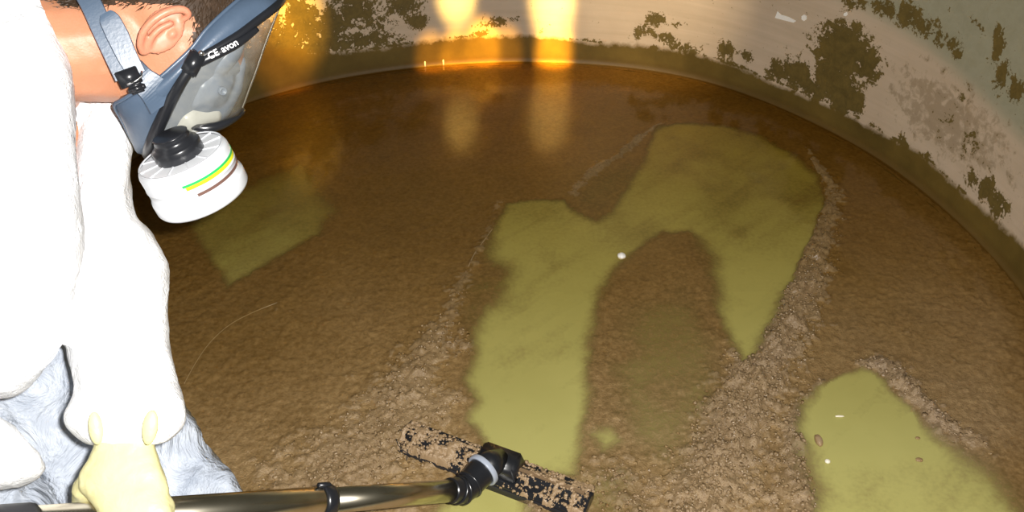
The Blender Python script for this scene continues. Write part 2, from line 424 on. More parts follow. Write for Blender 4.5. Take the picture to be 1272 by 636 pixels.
# lower olive band: its upper limit by picture points
lim = [(300,60),(420,66),(480,62),(540,52),(600,46),(660,42),(740,52),(800,58),(860,66),(930,88),(1000,118),(1060,145),(1100,170),(1150,200),(1200,245),(1250,285),(1300,335)]
lt = []; lz = []
for x, y in lim:
    a, z, _ = wall_hit(x, y); lt.append(a); lz.append(z)
lt = np.array(lt[::-1]); lz = np.array(lz[::-1])
ZB = np.interp(TT, lt, lz) + .012 * fbm(ARC, ZZ * .3, .16, 4, 11)
low = 1 - sstep(ZZ, ZB - .028, ZB + .020 + .02 * sstep(fbm(ARC, ARC * 0, .3, 2, 5), -.1, .4))
stain = np.full(TT.shape, -.3)
def blot(px, py, rx, ry, amp=1.1):
    global stain
    a, z, p = wall_hit(px, py); d = (p - CO).dot(CF); sx = rx / FPX * d / TR; sz = ry / FPX * d * 1.15
    g = np.exp(-(((TT - a) / sx / 1.15) ** 2 + ((ZZ - z) / sz / 1.15) ** 2)); amp = amp * .82
    stain = np.maximum(stain, -.3 + (amp + .3) * g)
for b in [(1048,62,46,34,1.5),(1035,95,34,30,1.4),(1075,80,30,26,1.3),(1048,118,26,30,1.5),(990,92,36,20,1.25),(965,88,16,14,1.3),(1010,110,30,14,1.3),(1062,128,18,16,1.4),
          (902,62,12,12,1.2),(925,68,16,8,1.0),(815,24,15,10,1.05),(800,36,12,8,.95),(790,42,12,8,.9),(830,48,22,8,1.0),(850,60,26,8,1.0),(845,30,12,5,.85),
          (618,28,24,8,.8),(640,24,10,5,.8),(600,42,20,5,.7),
          (500,8,30,14,1.1),(518,25,20,14,.95),(440,14,36,26,1.15),(470,30,40,16,.9),(410,35,34,30,1.2),(380,30,30,34,1.2),(450,50,60,14,1.1),(400,55,40,16,1.3),(490,52,30,8,.8),(345,60,60,40,1.3),(420,3,40,12,.9),(372,18,22,26,1.25),(560,60,30,8,.75),
          (1060,2,24,10,1.0),(1100,10,26,12,1.05),(1130,20,26,16,1.1),(1150,34,26,14,1.0),(1180,50,30,12,.85),(1190,68,10,10,1.05),(1165,45,20,18,.8),(1240,60,12,30,.95),(1245,95,14,22,1.1),(1262,112,18,18,1.1),(1215,30,30,8,.7),(1238,40,10,12,.9),
          (1195,120,18,20,.55),(1205,175,26,26,.7),(1225,235,24,20,1.05),(1240,255,26,20,1.1),(1210,225,22,18,.8),(1175,150,18,26,.5),(1120,175,22,10,.9),(1150,195,20,10,.8)]:
    blot(*b)
g_edge = np.exp(-np.abs(ZZ - ZB - .006) / .010); stain = np.maximum(stain, -.3 + 1.05 * g_edge * (.4 + .6 * (fbm(ARC, ZZ, .12, 2, 9) > -.05)))
a1, z1, _ = wall_hit(1030, -8); a2, z2, _ = wall_hit(1150, 62); a3, z3, _ = wall_hit(1265, 175)
zu = np.interp(TT, [a3 - .6, a3, a2, a1, a1 + .8], [z3 + .02, z3, z2, z1, z1 + .02])
upper = sstep(ZZ, zu - .02, zu + .035)
a4, z4, _ = wall_hit(1180, 150); speck = np.exp(-(((TT - a4) / .22) ** 2 + ((ZZ - z4) / .10) ** 2))
lf = sstep(TT, wall_hit(560, 40)[0], wall_hit(430, 40)[0]); stain = np.maximum(stain, lf * (.30 + .3 * fbm(ARC, ZZ, .1, 3, 21)))
me = grid_mesh('wall_back', co, quads, dict(low=low, stain=stain, upper=upper, speck=speck))
o = link('wall_back', me, M_wall); setp(o, 'curved tank wall with beige lime scale, olive band and dark blotches', None, kind='structure')
sol = o.modifiers.new('thick', 'SOLIDIFY'); sol.thickness = .012; sol.offset = -1
# bead along the joint of floor and wall, flange on the top edge
def arc_tube(name, inset, z, r, m, label):
    bm = bmesh.new(); pts = []
    for th in np.linspace(TH0, TH1, 420):
        q = float(Rt(th)) - inset; pts.append(TC + Vector((math.cos(th) * q, math.sin(th) * q, z + .0007 * math.sin(th * 90) + .0006 * math.sin(th * 37))))
    tube(bm, pts, r, 10); o = bm_obj(name, bm, m); return setp(o, label, None, kind='structure')
arc_tube('trim_1', .022, .0015, .0030, M_bead, 'rounded joint bead where the tank wall meets the floor')
arc_tube('trim_2', -.012, WH + .01, .022, M_bead, 'rolled rim on the top edge of the tank wall')

# unseen warm spots added for the wall glow; no lid is built
for (px, py), cone, en, colr in GLOW:
    a, z, p = wall_hit(px, py)
    src = Vector((p.x * .55, p.y - .95, z + 1.35))
    lamp('wall_glow_spot', 'SPOT', src, p, en * 40, colr, spot_size=math.radians(cone * 1.7), spot_blend=1.0, shadow_soft_size=.015)

# ---------------------------------------------------------------- sludge sheet
GS = .0045
xs = np.arange(-1.12, 1.12, GS); ys = np.arange(.40, 2.58, GS)
GX, GY = np.meshgrid(xs, ys, indexing='ij')
wx = GX + .010 * fbm(GX, GY, .05, 4, 31); wy = GY + .010 * fbm(GX, GY, .05, 4, 41)
def poly_field(poly, wx, wy):
    """signed distance (inside positive) and softness of the nearest edge"""
    V = [(Wf(p[0], p[1]), p[2] if len(p) > 2 else .012) for p in poly]
    best = np.full(wx.shape, 1e9); soft = np.zeros(wx.shape); ins = np.zeros(wx.shape, bool)
    for (a, s0), (b, s1) in zip(V, V[1:] + V[:1]):
        dx, dy = b.x - a.x, b.y - a.y; t = np.clip(((wx - a.x) * dx + (wy - a.y) * dy) / (dx * dx + dy * dy + 1e-12), 0, 1)
        d = np.hypot(wx - a.x - t * dx, wy - a.y - t * dy); m = d < best; best = np.where(m, d, best); soft = np.where(m, s0 + (s1 - s0) * t, soft)
        c = ((a.y > wy) != (b.y > wy)) & (wx < (b.x - a.x) * (wy - a.y) / (b.y - a.y + 1e-12) + a.x); ins ^= c
    return np.where(ins, best, -best), soft
S1, S2, S3 = .010, .030, .065
POLYS = [
 (1.0, [(628,253,S1),(660,249,S1),(700,250,S1),(716,262,S2),(742,274,S2),(757,262,S2),(772,236,S2),(795,200,S2),(815,160,S1),(840,153,S1),(900,155,S2),(950,168,S2),(990,195,S2),(1020,222,S2),(1025,250,S1),(1012,292,S1),(988,340,S1),(962,395,S2),(938,438,S2),(922,455,S2),(908,430,S2),(894,390,S2),(880,340,S3),(868,302,S3),(856,290,S2),(825,292,S2),(795,308,S2),(770,328,S2),(750,362,S2),(738,405,S2),(732,455,S2),(730,510,S2),(724,560,S2),(712,592,S2),(640,600,S2),(600,548,S2),(574,525,S2),(592,500,S2),(580,472,S2),(594,440,S2),(585,420,S2),(600,385,S2),(618,362,S3),(628,338,S3),(600,322,S3),(610,290,S2)]),
 (1.0, [(530,645,S2),(555,622,S2),(600,596,S2),(650,606,S2),(662,640,S2),(668,720,S2),(520,720,S2)]),
 (1.0, [(1072,460,S1),(1092,470,S1),(1118,496,S1),(1140,518,S1),(1165,545,S2),(1205,573,S3),(1240,600,S3),(1268,636,S3),(1275,730,S2),(1000,730,S2),(1006,640,S2),(1010,605,S3),(996,575,S3),(990,530,S2),(994,502,S2),(1018,482,S1),(1045,470,S1)]),
 (.80, [(345,212,S3),(378,198,S2),(405,225,S3),(428,262,S3),(400,292,S2),(345,325,S2),(282,360,S2),(262,332,S2),(238,300,S2),(228,282,S2),(262,240,S3),(300,228,S3)]),
 (.46, [(775,380,S3),(850,340,S3),(905,440,S3),(890,520,S3),(840,600,S3),(770,560,S3),(750,450,S3)]),
 (.90, [(732,540,S2),(760,530,S2),(776,552,S2),(748,566,S2)]),
 (.55, [(712,250,S2),(735,228,S2),(765,205,S2),(800,190,S2),(790,230,S2),(765,262,S2),(740,276,S2)]),
 (.45, [(690,585,S3),(780,575,S3),(800,640,S3),(690,660,S3)]),
 (.45, [(560,360,S3),(600,330,S3),(640,350,S3),(610,420,S3),(580,430,S3)])]
clear = np.zeros(GX.shape)
for st, poly in POLYS:
    sd, sf = poly_field(poly, wx, wy)
    clear = np.maximum(clear, st * sstep(sd / np.maximum(sf, .004), -1, 1.0))
# thin dust streaks dragged across the clean strips by the tool
a = Wf(600, 395); b = Wf(760, 300); ux, uy = (b - a).normalized().x, (b - a).normalized().y
al = (GX - a.x) * ux + (GY - a.y) * uy; ac = -(GX - a.x) * uy + (GY - a.y) * ux
streak = sstep(fbm(al * .12, ac, .025, 3, 51), -.02, .5) * .35 + np.exp(-((ac - .005) / .012) ** 2) * .35 * ((al > 0) & (al < .4))
clear = clear * (1 - streak * .20) - .16 * sstep(fbm(GX, GY, .10, 5, 61), -.1, .7)
clear = clear - .20 * sstep(GY, 1.25, 1.85) * (clear > .05)
cover = np.clip(1 - clear, 0, 1)
def line_d(pts, wx, wy):
    V = [Wf(p[0], p[1]) for p in pts]; wv = [p[2] for p in pts]; hv = [p[3] for p in pts]
    best = np.full(wx.shape, 1e9); W_ = np.ones(wx.shape); H_ = np.zeros(wx.shape)
    for i in range(len(V) - 1):
        a, b = V[i], V[i + 1]; dx, dy = b.x - a.x, b.y - a.y
        t = np.clip(((wx - a.x) * dx + (wy - a.y) * dy) / (dx * dx + dy * dy), 0, 1); d = np.hypot(wx - a.x - t * dx, wy - a.y - t * dy)
        m = d < best; best = np.where(m, d, best); W_ = np.where(m, wv[i] + (wv[i + 1] - wv[i]) * t, W_); H_ = np.where(m, hv[i] + (hv[i + 1] - hv[i]) * t, H_)
    return best, W_, H_
RIDGES = [
 [(1000,185,.012,.003),(1035,240,.018,.006),(1022,295,.022,.010),(1000,345,.026,.012),(970,405,.030,.014),(945,455,.032,.015),(918,515,.034,.016),(900,560,.036,.016),(870,630,.04,.016),(850,720,.04,.015)],
 [(1068,456,.010,.006),(1090,458,.016,.012),(1115,474,.016,.011),(1142,503,.016,.011),(1170,532,.016,.008),(1215,555,.02,.004)],
 [(830,150,.010,.003),(790,178,.012,.006),(740,215,.012,.006),(710,243,.010,.006)],
 [(622,254,.010,.004),(602,300,.010,.004),(585,335,.010,.003),(560,390,.02,.004),(530,440,.03,.006),(500,500,.05,.007)],
 [(380,600,.06,.006),(440,575,.06,.008),(500,530,.05,.007),(560,500,.02,.004)],
 [(1018,482,.010,.006),(985,520,.016,.008),(985,580,.02,.009),(1000,640,.02,.009)],
 [(650,605,.01,.004),(662,640,.016,.008),(668,700,.02,.008)]]
ridge = np.zeros(GX.shape); clumpy = np.zeros(GX.shape)
for R_ in RIDGES:
    d, W_, H_ = line_d(R_, wx, wy); g = np.exp(-(d / W_) ** 2); ridge = np.maximum(ridge, H_ * g)
    clumpy = np.maximum(clumpy, np.exp(-(d / (W_ * 1.9)) ** 2) * np.clip(H_ / .011, 0, 1.2))
for px, py, s in [(420,610,.10),(530,560,.06),(760,600,.05),(800,620,.07),(930,560,.07),(940,620,.08),(560,430,.05)]:
    q = Wf(px, py); clumpy = np.maximum(clumpy, .8 * np.exp(-((GX - q.x) ** 2 + (GY - q.y) ** 2) / s ** 2))
lump = np.maximum(0, fbm(GX, GY, .020, 3, 71)); lump2 = np.abs(fbm(GX, GY, .011, 2, 81))
nearf = 1 - sstep(GY, 1.35, 2.0)
hgt = .0035 + .0012 * fbm(GX, GY, .12, 3, 91) + ridge * (.75 + .5 * fbm(GX, GY, .05, 3, 95)) + clumpy * (.015 * lump + .011 * lump2) + nearf * (.0036 * lump + .0030 * lump2) + .0006 * fbm(GX, GY, .03, 3, 99)
# drag grooves of the far, smooth layer
hgt += .0012 * sstep(fbm((GX * .8 + GY * .35) * .3, (GY * .9 - GX * .5), .05, 4, 103), -.1, .5) * (1 - nearf)
Z = np.where(cover > .02, hgt * sstep(cover, .0, .75), 0) + .0006
TH = np.arctan2(GY - TC.y, GX - TC.x); TH = np.where(TH < -1.6, TH + 2 * math.pi, TH)
RD = Rt(TH) - np.hypot(GX - TC.x, GY - TC.y)
tone = np.clip(sstep(GY, .95, 1.75) + .25 * fbm(GX, GY, .25, 3, 111) , 0, 1)  # warm bounced light and water tint put into far and rim sludge colour
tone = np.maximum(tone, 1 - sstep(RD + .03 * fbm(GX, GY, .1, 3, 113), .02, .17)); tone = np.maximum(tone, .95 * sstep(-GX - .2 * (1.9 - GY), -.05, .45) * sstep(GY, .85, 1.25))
q = Wf(1120, 400); grey = .75 * np.exp(-(((GX - q.x) / .26) ** 2 + ((GY - q.y) / .22) ** 2)) + .5 * np.exp(-(ridge * 0 + ((GX - Wf(1180, 560).x) ** 2 + (GY - Wf(1180, 560).y) ** 2) / .05)) + .4 * sstep(clumpy, .3, 1)
q = Wf(420, 380); grey += .35 * np.exp(-(((GX - q.x) / .12) ** 2 + ((GY - q.y) / .08) ** 2))
grey = np.clip(grey * (1 - .75 * tone) * (.75 + .6 * fbm(GX, GY, .08, 4, 121)), 0, .9)
inside = RD > .004
idx = np.arange(GX.size).reshape(GX.shape)
ok = inside & (cover > .03)
fm = ok[:-1, :-1] & ok[1:, :-1] & ok[1:, 1:] & ok[:-1, 1:]
quads = np.stack([idx[:-1, :-1], idx[1:, :-1], idx[1:, 1:], idx[:-1, 1:]], -1)[fm]
used = np.unique(quads); remap = np.full(GX.size, -1); remap[used] = np.arange(len(used)); quads = remap[quads]
co = np.stack([GX, GY, Z], -1).reshape(-1, 3)[used]
sel = lambda a: a.reshape(-1)[used]
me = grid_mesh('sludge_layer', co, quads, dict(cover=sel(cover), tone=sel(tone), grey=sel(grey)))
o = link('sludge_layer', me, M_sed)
setp(o, 'wet brown sludge layer over the tank floor, pushed into ridges', 'sludge', kind='stuff')
def Hs(x, y):
    i = int(round((x - xs[0]) / GS)); j = int(round((y - ys[0]) / GS)); i = min(max(i, 0), len(xs) - 1); j = min(max(j, 0), len(ys) - 1)
    return float(Z[i, j])
# crumbs lying in the ridges
cl_p = clumpy * (cover > .5) * inside
ii = np.argwhere(cl_p > .25); wts = cl_p[ii[:, 0], ii[:, 1]] ** 1.5; wts /= wts.sum()
pick = ii[rng.choice(len(ii), 8500, p=wts)]
b0 = bmesh.new(); bmesh.ops.create_icosphere(b0, subdivisions=1, radius=1); IV = np.array([v.co[:] for v in b0.verts]); IF = [[v.index for v in f.verts] for f in b0.faces]; b0.free()
b0 = bmesh.new(); bmesh.ops.create_icosphere(b0, subdivisions=0 or 1, radius=1); b0.free()
def crumbs(centers, radii, squash=.6):
    n = len(IV); vs = np.empty((len(centers) * n, 3)); IFa = np.array(IF); fs = np.empty((len(centers) * len(IF), 3), int)
    for k, (c, r) in enumerate(zip(centers, radii)):
        s = r * (.5 + 1.0 * rng.rand(n, 1)) * np.array([1 + .5 * rng.rand(), 1 + .5 * rng.rand(), squash + .4 * rng.rand()])
        a = rng.rand() * 6.28; rot = np.array([[math.cos(a), -math.sin(a), 0], [math.sin(a), math.cos(a), 0], [0, 0, 1]])
        vs[k * n:(k + 1) * n] = (IV * s) @ rot.T + c; fs[k * len(IF):(k + 1) * len(IF)] = IFa + k * n
    return vs, fs.tolist()
rad = (.0008 + .0028 * rng.rand(len(pick)) ** 3) * (1 - .45 * sstep(np.array([ys[j] for i, j in pick]), 1.1, 1.7))
cc = [(xs[i] + GS * (rng.rand() - .5), ys[j] + GS * (rng.rand() - .5), Z[i, j] + r * .2) for (i, j), r in zip(pick, rad)]
vs, fs = crumbs(cc, rad)
o = py_obj('sludge_crumbs', vs, fs, M_crumb)
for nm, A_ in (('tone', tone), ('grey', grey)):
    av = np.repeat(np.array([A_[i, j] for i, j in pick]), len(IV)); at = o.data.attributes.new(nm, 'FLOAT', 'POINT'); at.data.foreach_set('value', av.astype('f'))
setp(o, 'crumbs of tan sludge scattered along the scraped ridges', 'sludge', kind='stuff')

# water sheet: level, only its tint deepens towards the far wall
wz = .0085
bm = bmesh.new(); ring = []
for th in np.linspace(math.radians(-52), math.radians(222), 180):
    q = float(Rt(th)) - .006; ring.append(bm.verts.new(TC + Vector((math.cos(th) * q, math.sin(th) * q, wz))))
bm.faces.new(ring); bmesh.ops.triangulate(bm, faces=bm.faces)
o = bm_obj('water_sheet', bm, M_water, smooth=False, recalc=False); setp(o, 'shallow tea-coloured water standing over sludge and floor', 'water', kind='stuff')

# ================================================================= VACUUM WAND
TA = P(566, 609, 1.30); TB = P(150, 643.5, .915)
tdir = (TB - TA).normalized(); TE = TA + tdir * (TB - TA).length * 1.42
wand = empty('vacuum_wand', Wf(612, 582), 'chrome suction wand with black floor head, held low over the sludge', 'suction wand')
L_ = (TB - TA).length
def along(t): return TA + tdir * (L_ * t)
tcol = .47
bm = bmesh.new(); lathe(bm, [(.0, 0), (.0150, 0), (.0168, .001), (.0168, L_ * tcol + .02), (0, L_ * tcol + .02)], TA, tdir, 48)
o = bm_obj('inner_tube', bm, M_steel, wand); setp(o, 'thinner chrome tube nearest the floor head')
bm = bmesh.new(); LL = L_ * 1.18 - L_ * tcol
lathe(bm, [(0, 0), (.0185, 0), (.0192, .002), (.0192, LL), (0, LL)], along(tcol), tdir, 48)
bm_obj('outer_tube', bm, M_steel, wand)
bm = bmesh.new(); lathe(bm, [(.0160, -.006), (.0212, -.005), (.0226, -.001), (.0226, .009), (.0212, .012), (.0190, .013)], along(tcol), tdir, 48)
bm_obj('tube_collar', bm, M_black, wand)
bm = bmesh.new()
tube(bm, [along(tcol) + CU * .018 - CF * .008 - tdir * .012, along(tcol) + CU * .0225 - CF * .006 - tdir * .004, along(tcol) + CU * .0228 - CF * .006 + tdir * .012], [.003, .0042, .0035], 10)
bm_obj('release_button', bm, M_black, wand)
bm = bmesh.new(); h0 = along(1.30) - tdir * .0; lathe(bm, [(0, 0), (.0215, 0), (.0225, .004), (.0225, .03), (.021, .034), (.0225, .038), (.0225, .19), (.02, .195), (0, .195)], along(1.172), tdir, 40)
bm_obj('hose_cuff', bm, M_blackm, wand)
# elbow
rc = P(600, 584, 1.345)
rax = (CX * .62 + CU * .48 + CF * .55).normalized()
bm = bmesh.new()
p0 = TA + tdir * .012; p1 = TA - tdir * .018; p2 = rc - rax * .012; p3 = rc + rax * .006
path = catmull([p0, TA - tdir * .002, p1, p2, p3], 5)
rads = np.interp(np.linspace(0, 1, len(path)), [0, .25, .5, .75, 1], [.0195, .0195, .0205, .0235, .0245])
tube(bm, path, list(rads), 28)
for k in (6, 9, 12):
    c = Vector(path[k]); ax = (Vector(path[k + 1]) - Vector(path[k - 1])).normalized()
    lathe(bm, [(rads[k] - .001, -.002), (rads[k] + .0022, -.0015), (rads[k] + .0022, .0015), (rads[k] - .001, .002)], c, ax, 28)
bm_obj('swivel_elbow', bm, M_black, wand)
bm = bmesh.new(); lathe(bm, [(.0235, -.004), (.0275, -.004), (.0282, -.0025), (.0282, .0035), (.0275, .005), (.0235, .005)], rc, rax, 48, True)
o = bm_obj('locking_ring', bm, M_ring, wand); setp(o, 'grey locking ring')
# head
e0 = Wf(503, 538, .022); e1 = Wf(733, 623, .022)
hx = (e1 - e0); HLn = hx.length; hx = hx.normalized(); hz = Vector((0, 0, 1)); hy = hz.cross(hx).normalized(); hc = (e0 + e1) / 2; hc.z = .017
bm = bmesh.new()
secs = 34; ringv = []
prof2 = [(-.030, -.010), (-.031, .002), (-.027, .008), (-.016, .0095), (-.012, .016), (-.004, .019), (.004, .019), (.012, .016), (.016, .0095), (.027, .008), (.031, .002), (.030, -.010)]
for i in range(secs + 1):
    u = -1 + 2 * i / secs; s = 1 - .38 * max(0, (abs(u) - .9) / .1) ** 2; mid = 1 + .35 * math.exp(-(u / .16) ** 2)
    c = hc + hx * (u * HLn / 2)
    ringv.append([bm.verts.new(c + hy * (y * s) + hz * (z * (mid if z > 0 else 1) * (s if z > 0 else 1))) for y, z in prof2])
for r0, r1 in zip(ringv, ringv[1:]):
    for k in range(len(prof2)): bm.faces.new((r0[k], r0[(k + 1) % len(prof2)], r1[(k + 1) % len(prof2)], r1[k]))
bm.faces.new(ringv[0]); bm.faces.new(ringv[-1][::-1])
head = bm_obj('floor_head', bm, M_black, wand, smooth=False)
for s in (-1, 1):
    bm = bmesh.new(); box(bm, hc + hy * (s * .030) - hz * .010, hx * (HLn / 2 - .004), hy * .002, hz * .0065)
    bm_obj('squeegee_lip', bm, M_blackm, head, smooth=False)
bm = bmesh.new(); box(bm, hc + hx * (HLn * .27) + hz * .0195, hx * (HLn * .20), hy * .003, hz * .0022)
o = bm_obj('tan_rib', bm, mat('muddy_rib', (.20, .13, .07), .5), head, smooth=False)
# neck block of the head
bm = bmesh.new(); nb = hc + hx * .010 + hz * .020
box(bm, nb + hz * .004, hx * .040, hy * .024, hz * .014, .8)
bmesh.ops.bevel(bm, geom=bm.edges[:], offset=.003, segments=2, affect='EDGES')
o = bm_obj('neck_block', bm, M_black, wand)
bm = bmesh.new(); tube(bm, [rc + rax * .002, rc * .5 + (nb + hz * .012) * .5 , nb + hz * .008], [.0235, .0215, .0175], 24)
bm_obj('neck_socket', bm, M_black, wand)
# sludge stuck on the head
cs = []; rs = []
for k in range(2600):
    u = rng.uniform(-1, 1); y = rng.uniform(-.031, .031)
    dens = .95 if u < -.12 else .50
    if abs(u) < .16 and u > -.13: dens = .04
    if -.75 < u < -.15 and y > .012: dens = .35
    n_ = mnoise.noise(Vector((u * 9, y * 140, 3.1)))
    if rng.rand() > dens * (.55 + 1.2 * n_ + .15): continue
    yy = abs(y); zt = np.interp(yy, [0, .004, .012, .016, .027, .031], [.019, .019, .016, .0095, .008, .0])
    r = .0014 + .0036 * rng.rand() ** 2.5
    cs.append(hc + hx * (u * HLn / 2) + hy * y + hz * (zt + r * .25)); rs.append(r)
vs, fs = crumbs([tuple(c) for c in cs], [r * .62 for r in rs], .7)
vs = [tuple(v) for v in vs]
NU, NV = 300, 56
UU, VV = np.meshgrid(np.linspace(-.985, .985, NU), np.linspace(-.0325, .0325, NV), indexing='ij')
nn_ = fbm(UU * HLn / 2, VV, .016, 4, 131) + .7 * fbm(UU * HLn / 2, VV, .007, 2, 141)
dn_ = np.where(UU < -.12, .20, -.05) - .9 * np.exp(-((UU - .03) / .13) ** 2) - .45 * ((UU < -.1) & (VV > .016)) + .25 * (UU > .8)
tk = np.clip(nn_ + dn_, 0, .8); zt_ = np.interp(np.abs(VV), [0, .004, .012, .016, .027, .031, .033], [.019, .019, .016, .0095, .008, .001, -.006])
hh_ = zt_ - .001 + .0055 * tk ** .6 + .0016 * nn_; base_i = len(vs)
pts_ = [hc + hx * (u * HLn / 2) + hy * v_ + hz * h_ for u, v_, h_ in zip(UU.ravel(), VV.ravel(), hh_.ravel())]
vs += [tuple(p) for p in pts_]; tm = tk > .03
for i in range(NU - 1):
    for j in range(NV - 1):
        if tm[i, j] and tm[i + 1, j] and tm[i, j + 1] and tm[i + 1, j + 1]:
            b_ = base_i + i * NV + j; fs.append((b_, b_ + NV, b_ + NV + 1, b_ + 1))
o = py_obj('sludge_crust', vs, fs, M_clump, wand); setp(o, 'tan sludge caked on the floor head', kind='stuff')
# stray fibres of the squeegee lip
bm = bmesh.new()
for a_, b_, c_ in (((508,548),(507,556),(505,572)), ((497,535),(505,528),(512,522)), ((492,545),(497,556),(508,564))):
    tube(bm, catmull([Wf(*a_, .025), Wf(*b_, .024), Wf(*c_, .018)], 4), .0007, 5)
bm_obj('frayed_fibre', bm, M_blackm, wand)

# ================================================================= PERSON
person = empty('person', Wf(80, 640, 0), 'person in white hooded coverall and pale yellow glove, bending over the wand', 'person')
# head frame: v = view ray to the ear
v = ray(205, 42).normalized(); Xp = (CX - v * CX.dot(v)).normalized(); Up = Xp.cross(-v).normalized() * -1
if Up.dot(CU) < 0: Up = -Up
D0 = 1.10
def Q(px, py, r=0.0):
    """point on the picture ray at r metres towards the viewer from the head's middle plane"""
    d = ray(px, py); return CO + d * ((D0 - r) / d.dot(v))
ca, sa = .75, .66
hf = (Xp * ca - Up * sa).normalized(); hu = (Xp * sa + Up * ca).normalized(); hr = -v
EAR = Q(205, 42, .075); HC = EAR - hr * .075
def Lh(f, u, r=0): return HC + hf * f + hu * u + hr * r
def loc(p): q = Vector(p) - HC; return q.dot(hf), q.dot(hu), q.dot(hr)

# --- body: one continuous surface, head to feet
B = Blob()
B.ell(Lh(-.014, .040), (hf * .086, hu * .088, hr * .072))
B.ell(Lh(.022, .000), (hf * .070, hu * .085, hr * .066))
B.ell(Lh(-.045, .012), (hf * .055, hu * .060, hr * .060))
B.ell(Lh(.050, -.052), (hf * .044, hu * .052, hr * .050))
B.ell(Lh(.020, -.055), (hf * .045, hu * .040, hr * .058))
B.ell(Lh(.076, -.092), (hf * .020, hu * .018, hr * .024))         # chin
B.ell(Lh(.064, .046), (hf * .012, hu * .010, hr * .045))          # brow
B.chain([(Lh(.070, .036), .008), (Lh(.090, -.002), .011)]); B.ell(Lh(.082, -.006), (hf * .012, hu * .009, hr * .017))
B.ell(Lh(.077, -.034), (hf * .010, hu * .006, hr * .022)); B.ell(Lh(.077, -.045), (hf * .009, hu * .007, hr * .019))
for s in (-1, 1): B.ell(Lh(.052, .004, s * .034), (hf * .022, hu * .024, hr * .022))
nk = Q(34, 62, .0)
B.chain([(Lh(-.030, -.028), .058), (Q(120, 52, .0), .060), (nk, .066)])
B.chain([(Q(150, 75, .0), .050), (Q(100, 70, .005), .052), (nk, .062)])
sh_c = P(-20, 90, 1.03); hip = P(-250, 380, 1.06)
B.chain([(nk, .07), (sh_c, .11), (P(-150, 230, 1.05), .125), (hip, .12)])
B.chain([(P(60, 170, 1.06), .055), (sh_c, .09)])
# left arm, in the visible sleeve
aL = [(P(60, 200, 1.06), .052), (P(140, 330, 1.02), .042), (P(148, 430, .98), .036), (P(152, 520, .935), .027), (P(152, 575, .905), .026)]
B.chain(aL)
# right arm, on the near side
aR = [(P(-80, 90, .92), .055), (P(-20, 260, .88), .046), (P(-90, 430, .86), .040), (P(-120, 560, .84), .030), (P(-115, 625, .84), .028)]
B.chain([(sh_c, .09), (P(-80, 90, .92), .055)]); B.chain(aR)
for kx, ky, kd in ((150, 560, 1.20), (-40, 560, 1.04)):
    k = P(kx, ky, kd); k.z = .10; hipp = Vector((hip.x, hip.y, .36)); ft = Vector((k.x - .36, k.y - .04, .05))
    B.chain([(hip, .11), (k, .06), (ft, .04), (ft + Vector((-.05, 0, 0)), .035)])
me = B.mesh(.0042, 5)
body = link('body', me, M_skin, person)
# --- ear
E = Blob()
def ep(px, py, r): return Q(px, py, .072 + r)
hel = catmull([(177,64,.004,.0042),(174,54,.010,.0040),(179,38,.016,.0042),(193,23,.019,.0045),(212,13,.018,.0046),(228,12,.014,.0044),(234,19,.009,.0038),(224,26,.004,.003)], 5)
E.chain([(ep(a, b, c), d) for a, b, c, d in hel])
E.chain([(ep(a, b, c), d) for a, b, c, d in catmull([(184,58,.006,.0036),(188,47,.010,.0036),(198,36,.012,.0036),(212,29,.011,.0034)], 4)])
E.ell(ep(180, 60, .004), (hf * .007, hu * .009, hr * .004))
E.ell(ep(202, 38, .0035), (hf * .020, hu * .030, hr * .0045))
E.ell(ep(214, 42, .005), (hf * .005, hu * .007, hr * .006))
me = E.mesh(.0016, 3); o = link('ear', me, M_ear, person)
setp(o, 'reddened right ear')
E2 = Blob(); m2_ = me.copy()                            # far ear, mirrored
for vv in m2_.vertices:
    a, b, c = loc(vv.co); vv.co = Lh(a, b, -c)
m2_.flip_normals(); link('ear', m2_, M_ear, person)
for s in (-1, 1):
    bm = bmesh.new(); bmesh.ops.create_uvsphere(bm, u_segments=20, v_segments=12, radius=.0115)
    bm.transform(Matrix.Translation(Lh(.058, .032, s * .030))); bm_obj('eye', bm, M_eye, person)
# --- hair
HA = [-.13, -.09, -.05, -.033, -.015, .0, .020, .022, .046, .060, .095]; HB = [-.055, -.046, -.004, .010, .024, .032, .030, .010, .012, .062, .078]
bv = body.data.vertices; vs = []; fs = []; scv = []
for vtx in bv:
    f, u, r = loc(vtx.co)
    if abs(r) > .085 or f < -.12 or f > .1 or u < -.06: continue
    if u < np.interp(f, HA, HB) + .004 * mnoise.noise(vtx.co * 160): continue
    if f < -.02 and u < -.02 and f > -.075 : continue
    scv.append((vtx.co.copy(), vtx.normal.copy(), f, u, r))
scalp_idx = random.sample(range(len(scv)), min(len(scv), 6500))
for k in scalp_idx:
    p, n, f, u, r = scv[k]
    p = p + Vector([random.uniform(-.002, .002) for _ in range(3)])
    comb = (-hu * .85 + hf * (.35 if f > .0 else -.45) + Vector([random.gauss(0, .28) for _ in range(3)]))
    t = (comb - n * comb.dot(n)).normalized(); L = random.uniform(.010, .022) * (.55 if u < np.interp(f, HA, HB) + .012 else 1)
    lift = random.uniform(.25, .6); sd = t.cross(n).normalized() * random.uniform(.0004, .0007)
    q0 = p - n * .001; q1 = p + t * L * .5 + n * L * lift * .5; q2 = p + t * L + n * L * lift * .45
    i = len(vs); nn = n * .0005
    vs += [q0 - sd, q0 + sd, q0 + nn, q1 - sd * .8, q1 + sd * .8, q1 + nn, q2]
    fs += [(i, i + 1, i + 4, i + 3), (i + 1, i + 2, i + 5, i + 4), (i + 2, i, i + 3, i + 5), (i + 3, i + 4, i + 6), (i + 4, i + 5, i + 6), (i + 5, i + 3, i + 6)]
